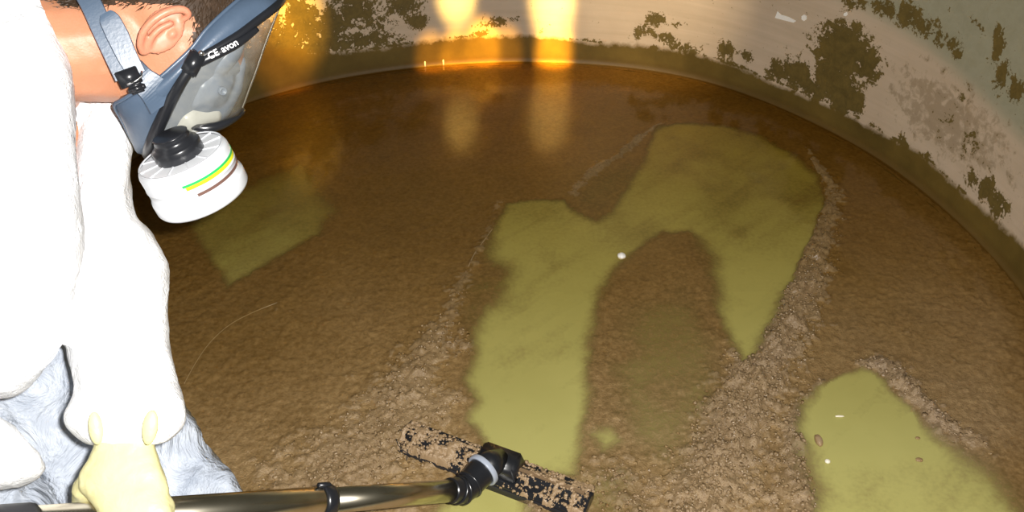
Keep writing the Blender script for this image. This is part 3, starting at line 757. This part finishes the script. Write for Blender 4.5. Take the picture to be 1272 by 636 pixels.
# scalp cap, just proud of the skin, from the same region
keep = {}; me_b = body.data
for poly in me_b.polygons:
    c = poly.center; f, u, r = loc(c)
    if abs(r) > .085 or f < -.12 or f > .1 or u < -.06: continue
    if u < np.interp(f, HA, HB) + .003 + .004 * mnoise.noise(c * 160): continue
    if f < -.02 and u < -.02 and f > -.075: continue
    ids = []
    for vi in poly.vertices:
        if vi not in keep: keep[vi] = len(vs); vs.append(me_b.vertices[vi].co + me_b.vertices[vi].normal * .0012)
        ids.append(keep[vi])
    fs.append(tuple(ids))
py_obj('hair', vs, fs, M_hair, person, smooth=False)

# --- coverall
S = Blob()
S.loft([(92,108,152,116,1.075,.05),(97,128,160,134,1.075,.055),(94,165,165,168,1.07,.06),(88,215,163,222,1.06,.065),(80,262,168,266,1.05,.07),(78,292,187,288,1.04,.07),(76,325,208,322,1.03,.07),(76,350,211,344,1.02,.068),(78,400,208,400,1.0,.062),(84,440,212,438,.985,.060),(93,486,222,480,.955,.058),(82,512,231,512,.93,.056),(84,532,229,530,.925,.054),(108,553,208,550,.918,.040),(112,552,190,550,.916,.025)], sq=2.2)
S.loft([(-260,-260,20,-170,1.0,.10),(-250,-120,50,-70,.99,.115),(-240,0,64,0,.97,.13),(-225,60,76,50,.95,.135),(-215,110,87,100,.94,.14),(-205,170,91,160,.93,.14),(-200,230,95,220,.92,.14),(-195,300,101,298,.92,.135),(-190,345,95,342,.92,.125),(-185,400,87,395,.93,.11),(-180,440,74,434,.94,.09),(-170,480,30,484,.95,.06),(-160,500,0,494,.96,.03)], sq=2.4)
S.chain([(sh_c, .125), (P(-150, 230, 1.05), .140), (hip, .135)]); S.chain([(sh_c, .11), (P(-80, 90, .92), .070)])
S.chain([(p_, r_ + .014) for p_, r_ in aR])
me = S.mesh(.0055, 4)
def wrinkle(p):
    f = mnoise.fractal(Vector((p.x * 7, p.y * 7, p.z * 22)), .8, 2.1, 4) * .0018
    g = 1 - abs(mnoise.noise(Vector((p.x * 16 + p.z * 8, p.y * 12, p.z * 26)))) * 2
    return f + max(0, g) ** 4 * .0016
displace(me, wrinkle)
link('coverall', me, M_suit, person)
# near-side sleeve end with knee of the suit showing at the lower left edge
S = Blob()
S.loft([(-170,470,-110,400,.86,.05),(-150,560,-60,440,.87,.055),(-90,600,-20,500,.89,.05),(-30,612,20,535,.91,.045),(25,604,48,566,.92,.030),(48,596,60,580,.925,.012)], sq=2.2)
me = S.mesh(.005, 4); displace(me, wrinkle); o = link('sleeve', me, M_suit, person); setp(o, 'near-side sleeve end at the lower left')
# trousers
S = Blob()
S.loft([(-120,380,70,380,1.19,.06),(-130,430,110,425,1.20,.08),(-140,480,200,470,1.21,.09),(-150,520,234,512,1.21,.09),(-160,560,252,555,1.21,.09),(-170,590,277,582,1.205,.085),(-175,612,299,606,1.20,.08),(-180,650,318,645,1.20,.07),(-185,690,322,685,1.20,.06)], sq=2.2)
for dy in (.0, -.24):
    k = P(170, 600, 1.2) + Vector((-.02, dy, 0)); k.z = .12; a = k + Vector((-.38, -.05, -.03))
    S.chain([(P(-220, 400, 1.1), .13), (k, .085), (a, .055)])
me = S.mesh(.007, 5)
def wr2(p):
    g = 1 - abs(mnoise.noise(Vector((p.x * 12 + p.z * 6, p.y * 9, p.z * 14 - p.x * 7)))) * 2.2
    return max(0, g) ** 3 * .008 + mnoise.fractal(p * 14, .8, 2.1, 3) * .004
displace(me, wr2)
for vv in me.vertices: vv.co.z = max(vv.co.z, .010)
o = link('trousers', me, M_trous, person); setp(o, 'white suit legs behind the gloved hand, bluish shade painted in')

# --- glove: palm, cuff, thumb, four fingers, closed round the tube
G = Blob()
G.loft([(112,505,196,505,.925,.030),(112,530,194,528,.915,.030),(116,552,192,552,.905,.027),(110,568,196,566,.898,.026),(103,588,203,584,.890,.026),(98,606,209,602,.884,.026),(112,622,212,618,.876,.024),(124,640,216,636,.868,.022),(128,656,216,654,.866,.018)], sq=2.3)
kn = [(137, 640), (160, 648), (183, 650), (205, 646)]; fl = [1.0, 1.1, 1.05, .85]
for (kx, ky), s in zip(kn, fl):
    t = ((P(kx, 640, .9) - TA).dot(tdir)); c = TA + tdir * t         # tube axis near this finger
    pn = (-CF + CU * .1).normalized(); dn = (-CU).normalized(); R_ = .029
    pts = [(P(kx, ky - 18, .872), .0105), (P(kx, ky, .866), .0105)]
    for ang in (20, 60, 100, 140, 180, 215):
        a = math.radians(ang * min(s, 1)); pts.append((c + (pn * math.cos(a) + dn * math.sin(a)) * R_, .0098 - .0008 * (ang / 215)))
    G.chain(pts)
G.chain([(P(124, 585, .892), .017), (P(108, 606, .905), .015), (P(104, 630, .935), .0125), (P(112, 655, .945), .011), (P(124, 668, .935), .010)])
me = G.mesh(.0026, 4)
displace(me, lambda p: mnoise.fractal(Vector((p.x * 30, p.y * 30, p.z * 60)), .8, 2, 3) * .0012)
o = link('glove', me, M_glove, person); setp(o, 'pale yellow rubber glove gripping the tube')
# off-frame right hand, gloved, on the handle end
G = Blob(); wr = aR[-1][0]; tR = (wr - TA).dot(tdir); cR = TA + tdir * tR; up_ = (wr - cR); up_ = (up_ - tdir * up_.dot(tdir)).normalized(); sdn = tdir.cross(up_)
G.chain([(wr, .032), (cR + up_ * .045, .028)]); G.chain([(cR + up_ * .036 - tdir * .028, .014), (cR + up_ * .036 + tdir * .030, .014)])
for q in range(4):
    c0 = cR + tdir * (-.030 + .020 * q)
    G.chain([(c0 + (up_ * math.cos(a) - sdn * math.sin(a)) * .032, .0095) for a in np.radians([0, 40, 80, 120, 165, 205 - 8 * q])])
G.chain([(cR + up_ * .04 - tdir * .03, .014), (cR + sdn * .036 - tdir * .036, .012), (cR + sdn * .02 - up_ * .03 - tdir * .03, .0105)])
o = link('glove', G.mesh(.003, 4), M_glove, person); setp(o, 'second glove at the handle end')
# puckers of glove where it comes out of the cuff
for (x0, y0), (x1, y1), w_ in (((117, 512), (121, 552), .0075), ((189, 510), (184, 552), .0085)):
    G2 = Blob(); a_, b_ = P(x0, y0, .869), P(x1, y1, .868); d_2 = (b_ - a_); G2.ell((a_ + b_) / 2, (d_2 * .55, CX * w_, CF * .006)); 
    link('glove_fold', G2.mesh(.0015, 3), M_glove, person)

# ================================================================= RESPIRATOR
resp = empty('respirator', tuple(Q(205, 175, 0)), 'blue-grey full face respirator with clear visor and white screw-in filter', 'respirator')
rimp = [(352,-6,0),(349,2,.03),(338,12,.052),(318,27,.064),(296,44,.074),(270,60,.081),(246,74,.084),(230,93,.083),(217,115,.077),(205,139,.066),(194,163,.050),(186,184,.026),(184,192,0)]
seal = [(322,-28,0),(314,-14,.03),(298,-2,.055),(276,17,.070),(255,38,.077),(238,60,.079),(215,82,.080),(196,98,.079),(172,112,.075),(152,124,.062),(142,131,.045),(152,150,.022),(165,176,0)]
NR = 60
def halfcurve(pts, per=8): return [Vector(loc(Q(a, b, c))) for a, b, c in catmull(pts, per)]
rimL = [Vector(p) for p in resample(halfcurve(rimp), NR)]; sealL = [Vector(p) for p in resample(halfcurve(seal), NR)]
def closed(half): return half + [Vector((p.x, p.y, -p.z)) for p in half[-2:0:-1]]
rimC = closed(rimL); sealC = closed(sealL); n = len(rimC)
bm = bmesh.new(); rows = []
for s in (-.12, 0, .15, .35, .55, .75, .92, 1.0):
    row = []
    for a, b in zip(sealC, rimC):
        p = a.lerp(b, max(s, 0)); bul = math.sin(math.pi * max(0, s)) * .007
        cen = Vector((p.x, -.002, 0)); out = (Vector((0, p.y, p.z)) - Vector((0, -.002, 0))).normalized()
        p = p + Vector((0, out.y, out.z)) * bul
        if s < 0: p = p - Vector((0, out.y, out.z)) * .010
        row.append(bm.verts.new(Lh(*p)))
    rows.append(row)
for r0, r1 in zip(rows, rows[1:]):
    for k in range(n): bm.faces.new((r0[k], r0[(k + 1) % n], r1[(k + 1) % n], r1[k]))
fp = bm_obj('facepiece', bm, M_rub, resp); sm = fp.modifiers.new('t', 'SOLIDIFY'); sm.thickness = .0025
# soft sealing lip
bm = bmesh.new(); pts = [Lh(*(p + Vector((0, 0, .001 if p.z > 0 else -.001)))) for p in sealC]; tube(bm, pts + [pts[0]], .0022, 8, False)
bm_obj('seal_lip', bm, M_rub, resp)
# black frame
bm = bmesh.new(); pts = [Lh(*p) for p in rimC]
rd = [.0045 + .0024 * min(1, min(k, n - k) / (n / 2) * 2.2 - .6 if min(k, n - k) > n * .14 else 0) + .0008 * math.sin(math.pi * min(1, (k if k < n / 2 else n - k) / (n / 2))) for k in range(n)]
tube(bm, pts + [pts[0]], rd + [rd[0]], 12, False)
frame = bm_obj('visor_frame', bm, M_black, resp)
# clamp block on the frame
bm = bmesh.new(); ka, kb = Q(247, 66, .089), Q(233, 92, .088); kx = (kb - ka).normalized(); kn_ = (hr - kx * hr.dot(kx)).normalized(); ky_ = kn_.cross(kx)
box(bm, (ka + kb) / 2, kx * (kb - ka).length * .56, ky_ * .0095, kn_ * .0055, .85); bmesh.ops.bevel(bm, geom=bm.edges[:], offset=.002, segments=2, affect='EDGES')
bm_obj('frame_clamp', bm, M_black, resp)
bm = bmesh.new(); lathe(bm, [(0, .003), (.002, .003), (.0028, .0015), (.003, 0)], Q(250, 66, .0985), hr, 16); bm_obj('clamp_screw', bm, mat('screw', (.55, .55, .55), .25, 1), resp)
# wide band of the frame that carries the print
b0_, b1_ = Q(252, 74, .0905), Q(304, 47, .0835)
bx_ = (b1_ - b0_).normalized(); bn_ = (hr - bx_ * hr.dot(bx_)).normalized(); by_ = bn_.cross(bx_)
bm = bmesh.new(); cpts = [Vector(Q(*q)) for q in catmull([(248,78,.0880),(262,71,.0890),(280,62,.0870),(300,51,.0820),(320,36,.070)], 6)]; rings = []
for i_, p in enumerate(cpts):
    t = (cpts[min(i_ + 1, len(cpts) - 1)] - cpts[max(i_ - 1, 0)]).normalized(); ss = t.cross(hr).normalized(); q_ = ss.cross(t).normalized(); q_ = q_ if q_.dot(hr) > 0 else -q_
    w_ = .0050 * (1 - .45 * max(0, i_ / len(cpts) - .6) / .4); rings.append([bm.verts.new(p + ss * a * w_ + q_ * b) for a, b in ((-1, -.001), (-.8, .0015), (.8, .0015), (1, -.001), (.8, -.003), (-.8, -.003))])
for r0, r1 in zip(rings, rings[1:]):
    for k in range(6): bm.faces.new((r0[k], r0[(k + 1) % 6], r1[(k + 1) % 6], r1[k]))
bm.faces.new(rings[0]); bm.faces.new(rings[-1][::-1])
bm_obj('print_band', bm, M_black, resp)
# inner rubber skirt between frame and nose cup
bm = bmesh.new(); rows = []
idxs = [k for k in range(n) if rimC[k].y < .040]
st_ = next(k for k in range(len(idxs) - 1) if idxs[k + 1] != idxs[k] + 1) if idxs[-1] - idxs[0] != len(idxs) - 1 else -1
if st_ >= 0: idxs = idxs[st_ + 1:] + idxs[:st_ + 1]
cen = Vector((.088, -.035, 0))
for s_ in (0, .25, .5, .75):
    rows.append([bm.verts.new(Lh(*(Vector((rimC[k].x - .001, rimC[k].y, rimC[k].z * .97)).lerp(Vector((cen.x, rimC[k].y * .7 + cen.y * .3, 0)), s_) + Vector((.012 * math.sin(math.pi * s_), 0, 0))))) for k in idxs])
for r0, r1 in zip(rows, rows[1:]):
    for k in range(len(idxs) - 1): bm.faces.new((r0[k], r0[k + 1], r1[k + 1], r1[k]))
sk = bm_obj('inner_skirt', bm, M_cup, resp)
def text(s, pos, size, name):
    cu = bpy.data.curves.new('t', 'FONT'); cu.body = s; cu.size = size; cu.extrude = .0002; cu.offset = .00012; cu.align_x = 'CENTER'; cu.align_y = 'CENTER'
    to = bpy.data.objects.new('t', cu); C.objects.link(to); dg = bpy.context.evaluated_depsgraph_get(); dg.update()
    me = bpy.data.meshes.new_from_object(to.evaluated_get(dg)); bpy.data.objects.remove(to)
    me.transform(Matrix((bx_, by_, bn_)).transposed().to_4x4()); me.transform(Matrix.Translation(pos)); me.materials.clear()
    o = link(name, me, M_text, resp, smooth=False); return o
def band(px): t = (px - 252) / 52; return b0_.lerp(b1_, t) + bn_ * .0042
setp(text('CE', band(264), .0100, 'print'), 'white CE mark'); setp(text('avon', band(284), .0105, 'print'), 'white lettering on the frame')
# visor
midp = [(352,-6),(348,8),(342,22),(334,42),(326,64),(318,88),(309,112),(299,138),(288,146),(262,154),(228,168),(200,184),(186,191)]
tpar = np.linspace(0, 1, len(midp)); mids = resample([Vector(loc(Q(a, b, 0))) for a, b in catmull(midp, 8)], NR)
bm = bmesh.new(); rows = []
ns = 14
for j in range(2 * ns + 1):
    s = (j - ns) / ns * math.pi / 2; row = []
    for k in range(NR):
        a = rimL[k]; m_ = Vector(mids[k]); e = .75
        c_ = abs(math.cos(s)) ** e; s_ = abs(math.sin(s))
        x = a.x + (m_.x - a.x) * c_; y = a.y + (m_.y - a.y) * c_; z = a.z * (s_ ** .75) * (1 if s > 0 else -1)
        row.append(bm.verts.new(Lh(x, y, z)))
    rows.append(row)
for r0, r1 in zip(rows, rows[1:]):
    for k in range(NR - 1): bm.faces.new((r0[k], r0[k + 1], r1[k + 1], r1[k]))
bmesh.ops.remove_doubles(bm, verts=bm.verts, dist=.0002)
visor = bm_obj('visor', bm, M_lens, resp); setp(visor, 'clear wrap-around visor, slightly fogged and scratched')
# front and lower edges of the visor moulding
bm = bmesh.new(); pts = [Lh(*(Vector(mids[k]) + Vector((.0, 0, .0)))) for k in range(2, 44)]; tube(bm, pts, .0008, 6)
bm_obj('visor_edge', bm, mat('visor_edge', (.45, .42, .34), .2), resp)
bm = bmesh.new(); tube(bm, catmull([tuple(Q(a, b, r)) for a, b, r in [(236,157,.040),(252,159,.042),(270,157,.038),(287,149,.028),(299,140,.012),(301,137,0)]], 5), list(np.interp(np.linspace(0, 1, 26), [0, .3, 1], [.0030, .0058, .0035])), 12)
bm_obj('lower_rim', bm, M_black, resp)
# inner nose cup
Cc = Blob(); Cc.chain([(Lh(.080, .026), .012), (Lh(.086, -.002), .020), (Lh(.082, -.034), .030)]); Cc.ell(Lh(.064, -.020), (hf * .036, hu * .050, hr * .060))
Cc.ell(Lh(.062, .022, .040), (hf * .016, hu * .034, hr * .026)); Cc.ell(Lh(.062, .022, -.040), (hf * .016, hu * .034, hr * .026))
me = Cc.mesh(.003, 6); link('nose_cup', me, M_cup, resp)
vc = Q(276, 113, .050); va = (hr * .8 + hf * .4 + hu * .1).normalized()
bm = bmesh.new(); lathe(bm, [(0, .001), (.0028, .001), (.0032, .003), (.0046, .003), (.0052, 0), (.0052, -.012)], vc, va, 24); bm_obj('inner_valve', bm, M_cup, resp)
# lower mouthpiece housing (translucent grey) down to the port
bm = bmesh.new(); Hb = Blob(); Hb.chain([(Q(211, 166, .010), .024), (Q(232, 146, .026), .022), (Q(262, 143, .018), .013)]); me = Hb.mesh(.002, 5); bm.free()
link('port_housing', me, mat('housing', (.42, .42, .39), .3), resp)
# straps
def ribbon(name, pts, width, th, m, parent, label=None):
    """pts: (px,py,r) centre line; flat band facing the viewer side"""
    c = [Vector(Q(*p[:3])) for p in catmull(pts, 6)]; bm = bmesh.new(); rings = []
    ws = [width] * len(c) if not hasattr(width, '__len__') else list(np.interp(np.linspace(0, 1, len(c)), np.linspace(0, 1, len(width)), width))
    for i, p in enumerate(c):
        t = (c[min(i + 1, len(c) - 1)] - c[max(i - 1, 0)]).normalized(); s = t.cross(hr).normalized(); nn = s.cross(t).normalized()
        if nn.dot(hr) < 0: nn = -nn
        rings.append([bm.verts.new(p + s * (a * ws[i] / 2) + nn * (b * th / 2)) for a, b in ((-1, -.5), (-.93, 1), (.93, 1), (1, -.5), (.93, -1), (-.93, -1))])
    for r0, r1 in zip(rings, rings[1:]):
        for k in range(6): bm.faces.new((r0[k], r0[(k + 1) % 6], r1[(k + 1) % 6], r1[k]))
    bm.faces.new(rings[0]); bm.faces.new(rings[-1][::-1])
    o = bm_obj(name, bm, m, parent, smooth=False); setp(o, label) if label else None; return o
ribbon('strap', [(60,-70,.035),(95,-25,.058),(113,5,.068),(128,38,.074),(143,70,.078),(156,97,.081)], .022, .003, M_rub, resp)
ribbon('strap_tail', [(131,16,.079),(136,24,.081),(146,44,.083),(158,70,.085),(170,92,.086)], [.012, .021, .023, .021, .019], .0025, M_rub, resp)
ribbon('strap_lug', [(163,84,.078),(176,98,.082),(192,112,.081),(206,128,.074)], [.026, .028, .034, .042], .004, M_rub, resp)
ribbon('strap', [(330,-30,.045),(290,-45,.055),(240,-60,.06),(180,-80,.05)], .022, .003, M_rub, resp)
# buckle
def bk(a, b, r): return Q(a, b, r)
bm = bmesh.new(); d1 = (bk(172, 92, .09) - bk(150, 100, .09)).normalized(); nb_ = (hr - d1 * hr.dot(d1)).normalized(); d2 = nb_.cross(d1)
c_ = bk(160, 96, .090)
box(bm, c_, d1 * .0115, d2 * .0090, nb_ * .0020); bmesh.ops.bevel(bm, geom=bm.edges[:], offset=.0008, segments=2, affect='EDGES')
bk_o = bm_obj('buckle', bm, M_black, resp)
bm = bmesh.new(); box(bm, bk(170, 110, .0885), d1 * .0105, d2 * .0060, nb_ * .0035, .7); bmesh.ops.bevel(bm, geom=bm.edges[:], offset=.0028, segments=3, affect='EDGES'); bm_obj('buckle_roller', bm, M_black, resp)
bm = bmesh.new(); tube(bm, [bk(158, 105, .0945), bk(168, 101, .0955), bk(176, 95, .0945), bk(176, 88, .093)], .0011, 8); o = bm_obj('buckle_pin', bm, mat('silver', (.8, .8, .82), .2, 1), resp); setp(o, 'bright metal buckle pin')

# filter canister
ax = (CX * .25 - CU * .775 + CF * .58).normalized()
top = P(225, 193, .955)
can = None
Rc = .0520
bm = bmesh.new()
lathe(bm, [(.018, -.001), (Rc - .010, -.0005), (Rc - .004, .0005), (Rc - .001, .003), (Rc, .006), (Rc, .0215), (Rc + .0006, .022), (Rc + .0006, .0225), (Rc, .023), (Rc, .036), (Rc + .002, .038), (Rc + .0025, .041), (Rc + .0025, .052), (Rc + .001, .055), (Rc - .004, .057), (0, .057)], top, ax, 96)
can = bm_obj('filter_canister', bm, M_can, resp); setp(can, 'white round screw-in filter canister')
aa, bb = frame_of(ax)
for k in range(12):
    t = 2 * math.pi * k / 12; d = aa * math.cos(t) + bb * math.sin(t); e = ax.cross(d)
    bm = bmesh.new(); box(bm, top + d * .0345 - ax * .0008, d * .0125, e * .0007, ax * .0009); bm_obj('lid_rib', bm, M_white, can, smooth=False)
bm = bmesh.new(); lathe(bm, [(.0475, -.0004), (.0475, -.0016), (.0490, -.0016), (.0490, -.0002)], top, ax, 96); bm_obj('lid_ring', bm, M_white, can)
# printed stripes: arcs on the side facing right
toR = P(296, 200, .93) - top; toR = (toR - ax * toR.dot(ax)).normalized(); side = ax.cross(toR)
toV = (CO - top); toV = (toV - ax * toV.dot(ax)).normalized()
def stripe(h0, h1, a0, a1, m, name='label_stripe'):
    bm = bmesh.new(); rows = []; rr_ = Rc + .0004
    for k in range(41):
        t = a0 + (a1 - a0) * k / 40; d = toV * math.cos(t) + ax.cross(toV) * math.sin(t)
        rows.append([bm.verts.new(top + ax * h + d * r) for h, r in ((h0, rr_), (h1, rr_), (h1, rr_ - .001), (h0, rr_ - .001))])
    for r0, r1 in zip(rows, rows[1:]):
        for k in range(4): bm.faces.new((r0[k], r0[(k + 1) % 4], r1[(k + 1) % 4], r1[k]))
    bm.faces.new(rows[0]); bm.faces.new(rows[-1][::-1])
    return bm_obj(name, bm, m, can, smooth=False)
sg = 1 if ax.cross(toV).dot(CX) > 0 else -1
A0, A1 = sg * -.30, sg * 1.65
setp(stripe(.0128, .0156, A0, A1, M_green), 'green stripe'); setp(stripe(.0156, .0198, A0 + sg * .05, A1, M_yel), 'yellow stripe'); setp(stripe(.0270, .0305, A0 + sg * .2, A1, M_brn), 'brown stripe')
# threaded port
bm = bmesh.new(); lathe(bm, [(0, -.026), (.018, -.026), (.0200, -.0255), (.0185, -.025), (.0205, -.021), (.0185, -.018), (.0225, -.0175), (.0225, -.015), (.0262, -.014), (.0272, -.012), (.0272, .0), (.0255, .002), (0, .002)], top + ax * -.001 - aa * 0, ax, 48)
bm_obj('screw_port', bm, M_black, resp)

# ================================================================= SMALL THINGS
def pebble(name, px, py, r, m, label, cat, sq=(1, 1, .75), seed=0, z=None):
    bm = bmesh.new(); bmesh.ops.create_icosphere(bm, subdivisions=3, radius=1)
    for vv in bm.verts:
        k = 1 + .12 * mnoise.noise(vv.co * 1.7 + Vector((seed, 0, 0))) + .05 * mnoise.noise(vv.co * 5 + Vector((0, seed, 0))); vv.co = Vector((vv.co.x * sq[0], vv.co.y * sq[1], vv.co.z * sq[2])) * (k * r)
    p = Wf(px, py, 0); zz = Hs(p.x, p.y) if z is None else z
    p = Wf(px, py, zz + r * sq[2] * .85); me = bpy.data.meshes.new(name); bm.to_mesh(me); bm.free(); o = link(name, me, m); o.location = p
    return setp(o, label, cat)
pebble('pebble', 772, 318, .0095, M_peb, 'shiny white pebble at the tip of the brown island between green strips', 'pebble', seed=1)
pebble('gravel_bit', 1043, 517, .0042, M_peb, 'white sliver lying on the green patch at lower right', 'debris', (1.9, .5, .4), 2, z=.001)
pebble('sludge_lump', 1017, 547, .010, M_clump, 'tan lump of sludge on the green patch at lower right', 'debris', (.7, 1.3, .5), 3, z=.001)
pebble('gravel_bit', 1028, 573, .0045, M_peb, 'tiny pale round grain below the tan lump on the green patch', 'debris', (1, 1, .7), 4, z=.001)
pebble('gravel_bit', 1142, 571, .0052, M_clump, 'small brown speck right of the middle of the lower right green patch', 'debris', (1.2, .9, .4), 5, z=.001)
pebble('gravel_bit', 1140, 544, .0040, M_clump, 'smaller brown speck on the upper right of the lower right green patch', 'debris', (1.1, .8, .4), 6, z=.001)
for (px, py), lab in (((527, 80), 'left one of two tiny white pegs at the far wall joint'), ((550, 78), 'right one of two tiny white pegs at the far wall joint')):
    a, z, p = wall_hit(px, py - 1); bm = bmesh.new(); q = Vector((math.cos(a), math.sin(a), 0)); p = Wf(px, py + 2) - q * .020
    tube(bm, [(p.x, p.y, .001), (p.x, p.y, .022), (p.x, p.y, .025)], [.0026, .0024, .001], 10); o = bm_obj('white_peg', bm, M_peb); setp(o, lab, 'peg')
def on_wall(name, poly, m, label, cat, th=.0012):
    bm = bmesh.new(); f = []; bk_ = []
    for x, y in poly:
        a, z, p = wall_hit(x, y); n_ = Vector((-math.cos(a), -math.sin(a), 0)); f.append(bm.verts.new(p + n_ * th * 1.6)); bk_.append(bm.verts.new(p - n_ * th))
    bm.faces.new(f); bm.faces.new(bk_[::-1]); k = len(f)
    for i in range(k): bm.faces.new((f[i], f[(i + 1) % k], bk_[(i + 1) % k], bk_[i]))
    return setp(bm_obj(name, bm, m, smooth=False), label, cat)
on_wall('scale_flake', [(963,22),(966,14),(970,18),(980,21),(989,26),(986,28),(974,25)], M_peb, 'white wedge-shaped flake on the wall right of the far glow', 'flake')
on_wall('scale_flake', [(996,20),(999,18),(1002,20),(1002,24),(999,26),(996,24)], M_peb, 'small round white flake just right of the wedge-shaped flake', 'flake')
on_wall('scale_flake', [(1049,16),(1052,15),(1053,18),(1051,20),(1048,19)], M_peb, 'lone small white dot on the wall above the big dark blotch', 'flake')
def thread(pts, r, m, label):
    bm = bmesh.new(); q = [Wf(x, y) for x, y in pts]; q = [Vector((p.x, p.y, Hs(p.x, p.y) + .002)) for p in q]
    tube(bm, catmull([tuple(p) for p in q], 6), r, 6); setp(bm_obj('thread', bm, m), label, 'thread')
thread([(230,480),(245,452),(262,428),(285,408),(312,393),(345,380)], .00045, M_chip, 'long thin pale thread curving over the sludge beside the sleeve')
thread([(582,335),(590,318),(602,302),(612,288)], .0006, M_chip, 'short pale thread along the left edge of the large green strip')
